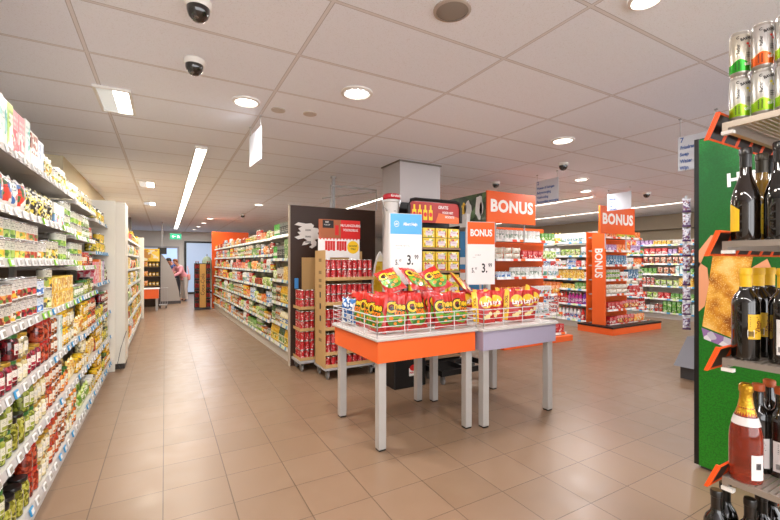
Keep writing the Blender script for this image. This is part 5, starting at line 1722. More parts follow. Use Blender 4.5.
# ------------------------------------------------------------------ wine rack close to the viewer
RX, RY = 1.625, 0.64
STEEL = mat('rack_steel', '#a89d92', 0.3, 0.5)
t = thing('wine_rack', 'open steel rack with slatted shelves and orange label holders, close to the viewer', 'rack', (RX, RY, 0))
rl = [(0.33, 0.08), (0.705, 0.0), (1.10, 0.0), (1.49, 0.0), (1.885, 0.0)]
for k, (z, ex) in enumerate(rl):
    bm = B()
    n = 24
    D, Wd = 0.44, 0.95
    box(bm, 0.0, Wd, ex - 0.034, ex - 0.018, z - 0.03, z - 0.0005)
    box(bm, 0.0, Wd, -D, -D + 0.02, z - 0.03, z - 0.0005)
    for xx in (0.0, Wd / 2, Wd - 0.02):
        box(bm, xx, xx + 0.01, -D + 0.02, ex - 0.034, z - 0.02, z - 0.0062 if xx else z - 0.0005)
    for i in range(n):
        yy = -D + 0.02 + (i + 0.1) * (D + ex - 0.055) / n
        box(bm, 0.0105, Wd, yy, yy + 0.011, z - 0.006, z)
    sh = obj('shelf', bm, STEEL, t)
    # bracket tip at the corner
    obj('bracket', boxbm(-0.008, 0.012, ex - 0.05, ex - 0.018, z - 0.042, z - 0.031), WHITE, sh)
    bm = B()
    bo = B()
    for i in range(8):
        xa, xb = -0.012 + i * 0.105, -0.012 + i * 0.105 + 0.097
        # plate tilted outward, top edge near the shelf
        ya, yb, za, zb = ex - 0.016, ex + 0.016, z + 0.032, z - 0.045
        add_faces(bm, [(xa, ya, za), (xb, ya, za), (xb, yb, zb), (xa, yb, zb), (xa, ya + 0.004, za + 0.002), (xb, ya + 0.004, za + 0.002), (xb, yb + 0.004, zb + 0.002), (xa, yb + 0.004, zb + 0.002)],
                  [(0, 3, 2, 1), (4, 5, 6, 7), (0, 1, 5, 4), (1, 2, 6, 5), (2, 3, 7, 6), (3, 0, 4, 7)], 0)
        e = 0.0085
        for p0, p1 in (((xa, ya, za), (xb, ya, za)), ((xb, ya, za), (xb, yb, zb)), ((xb, yb, zb), (xa, yb, zb)), ((xa, yb, zb), (xa, ya, za))):
            tube(bo, [p0, p1], e / 2, 4)
    # wide orange end flap on the corner
    V = [(xx, ex + yy, z + zz) for xx in (-0.018, -0.011) for yy, zz in ((-0.018, 0.036), (0.016, -0.05), (0.027, -0.05), (-0.007, 0.036))]
    add_faces(bo, V, [(0, 3, 2, 1), (4, 5, 6, 7), (0, 1, 5, 4), (1, 2, 6, 5), (2, 3, 7, 6), (3, 0, 4, 7)], 0)
    obj('label_holder', bm, BLACK, sh)
    obj('orange_holder_rim', bo, mat('holder_orange', '#ee5a1e', 0.4), sh)
for xx in (0.70, 0.92):
    for yy in (-0.42, 0.0):
        obj('post', boxbm(xx, xx + 0.03, yy - 0.022, yy - 0.002 if yy < 0 else yy - 0.0205, 0.0, 2.15), STEEL, t) if yy < 0 else None
obj('post', boxbm(0.955, 0.985, -0.44, 0.0, 0.0, 2.15), STEEL, t)

SILV = mat('can_silver', '#b9b4ac', 0.28, 0.7)


def slim_can(name, base, wave, wave2, kids_dark='#2a2622', bird='#e0392a'):
    r, h = 0.0272, 0.145
    bm = B()
    lathe(bm, [(0, 0.004), (r * 0.6, 0.002), (r * 0.72, 0), (r * 0.8, 0.003), (r, 0.012), (r, h - 0.012), (r * 0.88, h - 0.004), (r * 0.9, h - 0.001), (r * 0.84, h), (r * 0.8, h - 0.004), (0, h - 0.004)], 28, mis=[1, 1, 1, 1, 0, 1, 1, 1, 1, 1])
    s = NT('slim_can_' + name)
    g = s.sep(s.coord('Object'))
    ang = s.math('ARCTAN2', g[1], g[0])
    wv = s.math('ADD', 0.046, s.math('MULTIPLY', s.math('SINE', s.math('MULTIPLY', ang, 3.0)), 0.006))
    col = s.mix(s.math('LESS_THAN', g[2], wv), lin(base), lin(wave))
    col = s.mix(s.between(s.math('SUBTRACT', g[2], wv), 0.0, 0.003), col, lin(wave2))
    m = s.done(col, 0.3, 0.3, 0.55)
    me = mesh('drink_can', bm, [m, SILV])

    def cyl(x, z):
        a = x / r
        return a
    # print wrapped on the can: local angle 0 faces -y
    db = B()

    def wrap(fn_bm, pts, mi, off=0.0004):
        add_faces(db, [((r + off) * math.sin(x / r), -(r + off) * math.cos(x / r), z) for x, z in pts], [tuple(range(len(pts)))], mi)

    def wtext(str_, size, x0, z0, mi, rot=0.0, sx=1.0, bold=0.0):
        vs, fs = glyphs(str_, bold)
        c, sn = math.cos(rot), math.sin(rot)
        P_ = []
        for p in vs:
            a, b = p[0] * size * sx, p[1] * size
            x, z = x0 + a * c - b * sn, z0 + a * sn + b * c
            P_.append(((r + 0.0004) * math.sin(x / r), -(r + 0.0004) * math.cos(x / r), z))
        add_faces(db, P_, fs, mi)
    for i in range(9):
        wrap(db, [(-0.012, 0.018 + i * 0.0032), (0.0, 0.018 + i * 0.0032), (0.0, 0.0198 + i * 0.0032), (-0.012, 0.0198 + i * 0.0032)], 0)
    wtext('Radler', 0.012, -0.004, 0.085, 0, math.pi / 2, 1.0, 0.02)
    wtext('C', 0.011, -0.005, 0.122, 0, 0, 1, 0.04)
    wtext('BAVARIA', 0.013, 0.022, 0.118, 0, 0.25, 0.8, 0.04)
    for (x, z) in ((0.022, 0.1), (0.03, 0.092)):
        wrap(db, ell(x, z, 0.005, 0.004, 8), 1)
    wtext('0.0%', 0.012, 0.022, 0.034, 2, 0.2, 0.9, 0.04)
    for z in (0.075, 0.069, 0.063):
        wtext('radler', 0.007, 0.026, z - 0.004, 0, 0.1, 1, 0.02)
    return proto('drink_can', 'can', 'slim can', me, [('print', mesh('print', db, [INK, mat('bird_' + name, bird, 0.4), BWHT]))], 2 * r, 2 * r, h)


CG = slim_can('green', '#cfc8b8', '#2fae2c', '#e9e6c8')
CO = slim_can('orange', '#c9c6c2', '#ee6320', '#f2d9b0')
CL = slim_can('lime', '#cfcec8', '#9ccf1f', '#eef0b0', bird='#d9cf2c')
zc = 1.8855
fr = R(-70)
for i, (pu, pl, du, dl) in enumerate(((CG, CL, 'silver and green slim can, upper one of the end stack on the rack', 'silver and lime slim can, lower one of the end stack on the rack'),
                                       (CO, CL, 'silver and orange slim can on top of the second stack', 'silver and lime slim can under the orange one'),
                                       (CL, CL, 'silver and lime slim can on top of the third stack, partly out of view', 'silver and lime slim can at the bottom of the third stack'))):
    y = 0.588 - i * 0.058
    clone(pl, (1.662, y, zc), fr, dl, 'slim cans on the rack top shelf')
    clone(pu, (1.662, y, zc + 0.1455), fr, du, 'slim cans on the rack top shelf')

GLASSD = mat('glass_black', '#0f0d0a', 0.06, coat=1.0)
GLASSG = mat('glass_brown', '#1a1008', 0.06, coat=1.0)
GLASSY = mat('glass_golden', '#9a7420', 0.08, coat=1.0, trans=0.35)


def wine(name, desc, gm, capm, lab=None, r=0.038, h=0.305, caph=0.065, shoulder=0.6, nm='wine_bottle', lw=1.1, labz=(0.03, 0.115), prints=(), burg=False, arch=False):
    bm = B()
    nr = 0.0145
    hs = h * shoulder
    if burg:
        prof = [(0, 0.01), (r * 0.6, 0.003), (r * 0.93, 0.0), (r, 0.008), (r, hs * 0.82), (r * 0.96, hs * 0.95), (r * 0.82, hs * 1.1), (r * 0.6, hs * 1.27), (nr * 1.1, hs * 1.42), (nr, h - 0.02), (nr * 0.9, h - 0.003), (0, h - 0.003)]
    else:
        prof = [(0, 0.01), (r * 0.6, 0.003), (r * 0.93, 0.0), (r, 0.008), (r, hs), (r * 0.97, hs + 0.012), (r * 0.8, hs + 0.03), (r * 0.5, hs + 0.045), (nr * 1.05, hs + 0.06), (nr, h - 0.02), (nr * 0.9, h - 0.003), (0, h - 0.003)]
    lathe(bm, prof, 32)
    cb = B()
    lathe(cb, [(nr * 1.08, h - caph), (nr * 1.1, h - 0.024), (nr * 1.22, h - 0.022), (nr * 1.22, h - 0.004), (nr * 1.1, h), (0, h)], 24)
    kids = [('capsule', mesh('capsule', cb, capm))]
    if lab:
        lb = B()
        n = 14
        rr = r + 0.0006
        for i in range(n):
            a0, a1 = -lw + 2 * lw * i / n, -lw + 2 * lw * (i + 1) / n
            def top(a):
                return labz[1] + (0.022 * math.cos(a / lw * math.pi / 2) if arch else 0)
            add_faces(lb, [(rr * math.sin(a0), -rr * math.cos(a0), labz[0]), (rr * math.sin(a1), -rr * math.cos(a1), labz[0]), (rr * math.sin(a1), -rr * math.cos(a1), top(a1)), (rr * math.sin(a0), -rr * math.cos(a0), top(a0))],
                      [(0, 1, 2, 3)], 0, None, True)
        rp = rr + 0.0004
        zc_ = (labz[0] + labz[1]) / 2

        def w_(x, z):
            return (rp * math.sin(x / rp), -rp * math.cos(x / rp), z)
        # barcode panel and small print of a back label
        add_faces(lb, [w_(x, z) for x, z in ((-0.024, labz[0] + 0.006), (-0.006, labz[0] + 0.006), (-0.006, labz[0] + 0.03), (-0.024, labz[0] + 0.03))], [(0, 1, 2, 3)], 2)
        rp += 0.0003
        for i in range(7):
            x = -0.0225 + i * 0.0023
            add_faces(lb, [w_(a, z) for a, z in ((x, labz[0] + 0.009), (x + 0.0012, labz[0] + 0.009), (x + 0.0012, labz[0] + 0.026), (x, labz[0] + 0.026))], [(0, 1, 2, 3)], 1)
        for k in range(6):
            zz = labz[1] - 0.01 - k * 0.006
            add_faces(lb, [w_(a, z) for a, z in ((-0.018, zz), (0.004 + 0.004 * (k % 3), zz), (0.004 + 0.004 * (k % 3), zz + 0.002), (-0.018, zz + 0.002))], [(0, 1, 2, 3)], 1)
        for (s_, size, x, z, rot) in prints:
            vs, fs = glyphs(s_, 0.03)
            c, sn = math.cos(rot), math.sin(rot)
            add_faces(lb, [w_(x + (p[0] * c - p[1] * sn) * size, z + (p[0] * sn + p[1] * c) * size) for p in vs], fs, 3)
        kids.append(('back_label', mesh('back_label', lb, [lab, INK, PAPER, mat('label_script', '#7a1f14', 0.5)])))
    return proto(nm, 'bottle', desc, mesh(nm, bm, gm, 50), kids, 2 * r, 2 * r, h)


YL = mat('label_yellow', '#f2c81c', 0.5)
WL = mat('label_white', '#ded9d6', 0.5)
W1 = wine('', '', GLASSD, mat('capsule_black', '#14100e', 0.3, coat=0.5), None, 0.038, 0.305, burg=True, shoulder=0.5)
W1y = wine('', '', GLASSG, mat('capsule_black', '#14100e', 0.3, coat=0.5), YL, 0.038, 0.305, burg=True, arch=True, labz=(0.03, 0.1), shoulder=0.5)
W2 = wine('', '', GLASSY, mat('capsule_gold', '#3a3428', 0.3, 0.3), YL, 0.037, 0.295, burg=True, arch=True, labz=(0.022, 0.1), lw=1.3, shoulder=0.5)
W3 = wine('', '', GLASSD, mat('capsule_yellow', '#e9b81c', 0.4), mat('label_mustard', '#e5b52a', 0.5), 0.037, 0.30, labz=(0.07, 0.15), lw=0.6, prints=(('Vino', 0.022, 0.006, 0.11, math.pi / 2), ('tinto', 0.014, 0.018, 0.11, math.pi / 2)))
W3w = wine('', '', GLASSD, mat('capsule_yellow', '#e9b81c', 0.4), WL, 0.037, 0.30, labz=(0.03, 0.14), lw=0.7)
W4 = wine('', '', GLASSD, mat('capsule_orange', '#c8622c', 0.4), WL, 0.037, 0.295, labz=(0.02, 0.12), lw=0.8, caph=0.012)
W5 = wine('', '', GLASSD, mat('capsule_blackfoil', '#191512', 0.3, coat=0.5), WL, 0.037, 0.30, labz=(0.02, 0.12), lw=0.8)


def put(p, x, y, z, deg, lab, group):
    return clone(p, (x, y, z), R(deg), lab, group)


bg = 'wine bottles on the upper bottle shelf'
put(W1y, 1.668, 0.574, 1.4905, -158, 'black sloping-shouldered wine bottle nearest the rack corner on the upper bottle shelf', bg)
put(W2, 1.757, 0.562, 1.4905, -72, 'golden wine bottle with a rounded yellow label between two dark bottles', bg)
put(W1, 1.675, 0.492, 1.4905, -40, 'dark unlabelled-looking wine bottle on the upper bottle shelf, partly out of view', bg)
put(W1y, 1.80, 0.485, 1.4905, -60, 'second dark wine bottle behind, its yellow label showing past the black one', bg)
put(W1, 1.87, 0.575, 1.4905, -60, 'black wine bottle farther in on the upper bottle shelf', bg)
bg = 'wine bottles with yellow capsules'
put(W3, 1.676, 0.577, 1.1005, -28, 'dark wine bottle with yellow capsule standing at the corner of the middle shelf', bg)
put(W3, 1.77, 0.575, 1.1005, -40, 'dark wine bottle with yellow capsule, second from the corner', bg)
put(W3w, 1.70, 0.490, 1.1005, -60, 'dark wine bottle with white back label on the middle shelf', bg)
put(W3w, 1.86, 0.575, 1.1005, -60, 'dark wine bottle deeper on the middle shelf beside the yellow-capped ones', bg)
put(W3, 1.79, 0.48, 1.1005, -60, 'dark wine bottle with yellow capsule, cut by the picture edge', bg)
# sparkling rosé
r, h = 0.044, 0.315
bm = B()
lathe(bm, [(0, 0.018), (r * 0.5, 0.012), (r * 0.85, 0.001), (r * 0.95, 0.0), (r, 0.01), (r, 0.135), (r * 0.95, 0.16), (r * 0.78, 0.195), (r * 0.52, 0.232), (0.0165, 0.262), (0.0155, 0.285), (0, 0.285)], 36)
root_me = mesh('sparkling_bottle', bm, mat('rose_glass', '#c24e34', 0.05, coat=1.0, trans=0.75, ior=1.2), 50)
cb = B()
lathe(cb, [(r * 0.66, 0.212), (r * 0.5, 0.236), (0.0175, 0.264), (0.0165, 0.284), (0.0195, 0.29), (0.0185, 0.308), (0.012, 0.315), (0, 0.316)], 24)
lb = B()
lathe(lb, [(r * 0.86, 0.182), (r * 0.81, 0.192), (r * 0.70, 0.2085)], 28)
bl = B()
for i in range(10):
    a0, a1 = -0.1 + i * 0.09, -0.1 + (i + 1) * 0.09
    rr = r + 0.0006
    add_faces(bl, [(rr * math.sin(a0), -rr * math.cos(a0), 0.015), (rr * math.sin(a1), -rr * math.cos(a1), 0.015), (rr * math.sin(a1), -rr * math.cos(a1), 0.095), (rr * math.sin(a0), -rr * math.cos(a0), 0.095)], [(0, 1, 2, 3)], 0, None, True)
    if i in (3, 4, 5, 6):
        rr += 0.0005
        add_faces(bl, [(rr * math.sin(a0 + 0.02), -rr * math.cos(a0 + 0.02), 0.05), (rr * math.sin(a1), -rr * math.cos(a1), 0.05), (rr * math.sin(a1), -rr * math.cos(a1), 0.07), (rr * math.sin(a0 + 0.02), -rr * math.cos(a0 + 0.02), 0.07)], [(0, 1, 2, 3)], 1)
gf = NT('gold_foil')
gz = gf.voro(gf.coord('Object'), 140.0, 'F1', 'Distance')
gf.bump(gz, 0.6, 0.003)
gfm = gf.done(lin('#d6a42c'), 0.28, 0.2, 0.8)
RS = proto('sparkling_bottle', 'bottle', '', root_me, [('gold_foil', mesh('gold_foil', cb, gfm)), ('neck_band', mesh('neck_band', lb, WL)), ('back_label', mesh('back_label', bl, [WL, INK])),], 0.09, 0.09, h)
clone(RS, (1.672, 0.575, 0.7055), R(-48), 'rosé sparkling wine bottle with gold foil at the rack corner', None)
bm = B()
lathe(bm, [(0, 0.022), (r * 0.88, 0.012), (r * 0.88, 0.155), (r * 0.7, 0.19), (0, 0.2)], 28)
bg = 'dark wine bottles beside the sparkling rosé'
put(W4, 1.785, 0.58, 0.7055, -60, 'dark wine bottle with orange top just behind the sparkling rosé', bg)
put(W4, 1.80, 0.525, 0.7055, -60, 'dark wine bottle with orange top, second behind the sparkling rosé', bg)
put(W4, 1.765, 0.45, 0.7055, -60, 'dark wine bottle with orange top nearest the picture edge', bg)
put(W4, 1.88, 0.58, 0.7055, -60, 'dark wine bottle with orange top deepest on that shelf', bg)
bg = 'bottles on the lowest rack shelf'
GY = wine('', '', mat('glass_pale', '#6a6a1c', 0.08, coat=1.0), mat('capsule_black', '#14100e', 0.3, coat=0.5), mat('label_lime', '#cfd81c', 0.5), 0.037, 0.30)
for i, (p, x, y, l) in enumerate(((W5, 1.665, 0.685, 'dark wine bottle nearest the green poster on the lowest rack shelf'), (W5, 1.745, 0.69, 'dark wine bottle, second from the corner on the lowest rack shelf'),
                                (W5, 1.70, 0.605, 'dark wine bottle in the second row of the lowest rack shelf'), (W5, 1.775, 0.60, 'dark wine bottle below the sparkling rosé'),
                                (GY, 1.72, 0.515, 'yellow-green labelled bottle on the lowest rack shelf'), (GY, 1.80, 0.51, 'second yellow-green labelled bottle on the lowest rack shelf'),
                                (W5, 1.86, 0.60, 'dark wine bottle deep on the lowest rack shelf'), (GY, 1.74, 0.43, 'yellow-green labelled bottle cut by the lower picture corner'))):
    put(p, x + 0.004, y - 0.03, 0.3305, -60, l, bg)

# ------------------------------------------------------------------ far end of the aisle
t = thing('drinks_rack', 'dark drinks rack with a wooden front panel lettered Coca-Cola, far down the aisle', 'rack', (0.98, 13.15, 0), R(-2))
obj('rack_body', boxbm(-0.22, 0.22, 0.12, 0.5, 0.03, 1.38), BLACK, t)
bm = B()
box(bm, -0.08, 0.09, 0.02, 0.119, 0.06, 1.36, 0)
text(bm, 'Coca-Cola', 0.15, 0.005, 0.75, 0.018, 1, 1.0, rot=math.pi / 2)
obj('wooden_panel', bm, [WOODP, INK], t)
for z in (0.05, 0.34, 0.63, 0.92, 1.2):
    obj('shelf', boxbm(-0.22, -0.085, 0.0, 0.119, z, z + 0.015), DGREY, t)
    obj('shelf', boxbm(0.095, 0.22, 0.0, 0.119, z, z + 0.015), DGREY, t)
P['b_cola'] = bottle('', 'dark cola bottle with a red label', label_mat('cola_label', [(0, '#8a1418')]), LID['red'], 0.027, 0.24, glassm=mat('cola_dark', '#1c0c08', 0.1, coat=1), nr=0.014)
CU = Matrix.Translation((0.98, 13.15, 0)) @ Matrix.Rotation(R(-2), 4, 'Z')
for k, z in enumerate((0.05, 0.34, 0.63, 0.92, 1.2)):
    for x in (-0.178, -0.12, 0.13, 0.187):
        q = CU @ Vector((x, 0.06, z + 0.016))
        clone(P['b_cola'], q, 0.0, 'dark cola bottle on the %s shelf of the wooden-fronted drinks rack' % ['lowest', 'second', 'third', 'fourth', 'top'][k], 'cola bottles in the drinks rack', scale=0.95)

t = thing('checkout_unit', 'grey wedge-shaped side of a checkout unit at the far end of the aisle', 'checkout', (-0.05, 15.5, 0))
bm = B()
prism(bm, [(-0.13, 0.1), (0.5, 0.1), (0.47, 0.4), (0.38, 0.8), (0.24, 1.2), (0.08, 1.52), (-0.13, 1.78)], -0.04, 0.04)
obj('side_panel', bm, mat('checkout_grey', '#a8a29b', 0.5), t)
obj('base', boxbm(-0.15, 0.53, -0.06, 0.3, 0.0, 0.099), DGREY, t)
obj('counter', boxbm(-0.12, 0.42, 0.05, 0.6, 0.1, 0.86, bev=0.01), mat('counter_dark', '#3a3432', 0.5), t)
tag(obj('produce_crate', boxbm(0.12, 0.36, 16.2, 16.45, 0.0, 0.42, bev=0.02), mat('crate_orange', '#e08a2c', 0.5)), 'orange crate on the floor between the checkout and the woman in pink', 'crate')

t = thing('display_unit', 'yellow-topped shelf unit with bread-like packs beyond the far white end panel', 'shelving', (-0.63, 14.6, 0))
obj('back_panel', boxbm(-0.5, 0.5, 0.3, 0.33, 0, 1.85), mat('unit_back', '#5a4a38', 0.5), t)
for z in (0.25, 0.65, 0.95, 1.25):
    obj('shelf', boxbm(-0.48, 0.48, 0.0, 0.299, z, z + 0.025), mat('shelf_dark', '#6a5844', 0.5), t)
for sx in (-0.495, 0.495):
    obj('side_post', boxbm(sx - 0.012, sx + 0.012, 0.0, 0.29, 0, 1.85), BLACK, t)
bm = B()
rect(bm, -0.45, -0.02, 1.46, 1.8, -0.001, 0)
rect(bm, 0.02, 0.45, 1.46, 1.8, -0.001, 1)
box(bm, -0.48, 0.48, 0.0, 0.02, 1.44, 1.84, 2)
obj('header_picture', bm, [mat('hd_yellow', '#f0c83a', 0.5), label_mat('hd_pic', [(0, '#f0dc9a')], blobs=[(0, 1, ['#f0c83a', '#e8e0c0', '#c98a3a'], 10, 0, 1)]), YEL], t)
XU = Unit(-1.11, 14.6, 0, 'yellow-topped shelf unit far down the aisle')
for k, z in enumerate((0.275, 0.675, 0.975, 1.275)):
    fill(XU, 0.0, 0.95, z, k, [('pouch_pasta', 3, 1, 1), ('pouch_orange', 2, 1, 1), ('jar_yell', 3, 1, 1), ('pouch_green', 2, 1, 1)], y0=0.03, maxh=0.18, kids=False, gap=0.02)
t = thing('offer_table', 'small orange table far down the aisle before the yellow-topped shelf unit', 'table', (-0.42, 13.7, 0))
obj('tabletop', boxbm(-0.4, 0.28, -0.25, 0.25, 0.63, 0.65), PAPER, t)
obj('apron', boxbm(-0.38, 0.26, -0.23, 0.23, 0.36, 0.629), ORANGE, t)
for sx in (-0.33, 0.21):
    for sy in (-0.18, 0.18):
        obj('leg', boxbm(sx - 0.03, sx + 0.03, sy - 0.03, sy + 0.03, 0.0, 0.359), GREY, t)
t = thing('roll_container', 'grey wheeled metal container standing beyond the small orange table', 'container', (-0.05, 14.1, 0))
bm = B()
for i in range(6):
    tube(bm, [(-0.11 + i * 0.045, -0.1, 0.12), (-0.11 + i * 0.045, -0.1, 0.62)], 0.006)
tube(bm, [(-0.12, -0.1, 0.62), (0.12, -0.1, 0.62), (0.12, 0.12, 0.62), (-0.12, 0.12, 0.62)], 0.01, closed=True)
box(bm, -0.12, 0.12, -0.1, 0.12, 0.1, 0.12)
obj('cage', bm, GREY, t)
for sx in (-0.08, 0.08):
    bm = B()
    caster(bm, sx, 0.0, 0.035)
    obj('caster', bm, [BLACK, GREY], t)
t = thing('hanging_fixture', 'square grey duct hanging from the ceiling beyond the white end panel', 'duct', (-0.95, 14.3, 0))
obj('duct', boxbm(-0.07, 0.07, -0.07, 0.07, 1.95, CEIL - 0.001), mat('duct', '#8d8a86', 0.5), t)
obj('collar', boxbm(-0.16, 0.16, -0.16, 0.16, 1.9, 1.949), BLACK, t)
t = thing('monitor', 'small black screen mounted above the checkout unit', 'screen', (-0.08, 15.3, 0))
obj('screen', boxbm(-0.13, 0.13, -0.02, 0.02, 1.68, 1.9, bev=0.005), BLACK, t)
obj('mount_pole', boxbm(-0.015, 0.015, 0.021, 0.04, 1.9, CEIL - 0.001), GREY, t)
# clothes-like racks and shelf behind the people
t = thing('coat_stand', 'pale green coat draped on a stand behind the drinks rack', 'coat stand', (1.45, 17.35, 0))
bm = B()
rings = []
for k, (z, r) in enumerate(((0.3, 0.2), (0.6, 0.19), (0.9, 0.17), (1.2, 0.17), (1.45, 0.18), (1.58, 0.13), (1.64, 0.05))):
    rings.append([bm.verts.new((r * (1 + 0.14 * math.sin(7 * a) * (1.6 - z)) * math.cos(a), 0.75 * r * (1 + 0.14 * math.sin(7 * a) * (1.6 - z)) * math.sin(a), z)) for a in [2 * math.pi * i / 42 for i in range(42)]])
for k in range(6):
    for i in range(42):
        fc = bm.faces.new((rings[k][i], rings[k][(i + 1) % 42], rings[k + 1][(i + 1) % 42], rings[k + 1][i]))
        fc.smooth = True
obj('coat', bm, mat('coat_green', '#7f8a72', 0.8), t)
bm = B()
lathe(bm, [(0, 0), (0.16, 0.0), (0.16, 0.02), (0.02, 0.04), (0.016, 1.72), (0, 1.73)], 16)
obj('stand', bm, DGREY, t)

t = thing('window_shelf', 'low unit with coloured goods under the back windows', 'shelving', (-1.0, 19.3, 0))
obj('body', boxbm(-1.4, 1.5, -0.2, 0.3, 0, 0.5), DGREY, t)
for z in (0.85, 1.25):
    obj('shelf', boxbm(-1.4, 1.5, -0.2, 0.3, z, z + 0.03), GREY, t)
for x in (-1.4, 0.0, 1.47):
    obj('upright', boxbm(x, x + 0.03, 0.25, 0.3, 0.5, 1.7), GREY, t)
SU = Unit(-2.4, 19.12, 0, 'unit under the back windows')
for k, z in enumerate((0.5, 0.88, 1.28)):
    fill(SU, 0.0, 2.9, z, k, [('box_navy', 3, 1, 1), ('pouch_crim', 3, 1, 1), ('box_white', 4, 1, 1), ('b_purple', 3, 1, 1)], y0=0.03, maxh=0.3, kids=False, gap=0.06)


# ------------------------------------------------------------------ people
def skinned(name, joints, edges, m, parent=None, sub=2):
    """joints: (x, y, z, rx, ry); one continuous skinned surface"""
    me = bpy.data.meshes.new(name)
    me.from_pydata([j[:3] for j in joints], edges, [])
    o = bpy.data.objects.new(name, me)
    COL.objects.link(o)
    sk = o.modifiers.new('skin', 'SKIN')
    for v, j in zip(me.skin_vertices[0].data if me.skin_vertices else _skin(me), joints):
        v.radius = (j[3], j[4])
    ss = o.modifiers.new('sub', 'SUBSURF')
    ss.levels = ss.render_levels = sub
    me.materials.append(m)
    if parent:
        o.parent = parent
    return o


def _skin(me):
    bm = bmesh.new()
    bm.from_mesh(me)
    lay = bm.verts.layers.skin.verify()
    for i, v in enumerate(bm.verts):
        v[lay].use_root = (i == 0)
    bm.to_mesh(me)
    bm.free()
    return me.skin_vertices[0].data


def limb(name, pts, m, parent, seg=16):
    """closed garment tube with elliptical rings: (x, y, z, rx, ry)"""
    bm = B()
    rings = []
    n = len(pts)
    fine = []
    for i in range(n - 1):
        for q in range(4):
            fine.append(tuple(pts[i][c] + (pts[i + 1][c] - pts[i][c]) * q / 4 for c in range(5)))
    fine.append(pts[-1])
    for i, p in enumerate(fine):
        a, b = Vector(fine[max(0, i - 1)][:3]), Vector(fine[min(len(fine) - 1, i + 1)][:3])
        d = (b - a).normalized()
        u = Vector((1, 0, 0)) - d * d.x
        u.normalize()
        w = d.cross(u)
        wr = 1 + 0.03 * math.sin(i * 2.1)
        rings.append([bm.verts.new(Vector(p[:3]) + u * (p[3] * wr * math.cos(t)) + w * (p[4] * wr * math.sin(t))) for t in [2 * math.pi * k / seg for k in range(seg)]])
    for i in range(len(rings) - 1):
        for k in range(seg):
            f = bm.faces.new((rings[i][k], rings[i][(k + 1) % seg], rings[i + 1][(k + 1) % seg], rings[i + 1][k]))
            f.smooth = True
    bm.faces.new(rings[0][::-1])
    bm.faces.new(rings[-1])
    return obj(name, bm, m, parent)


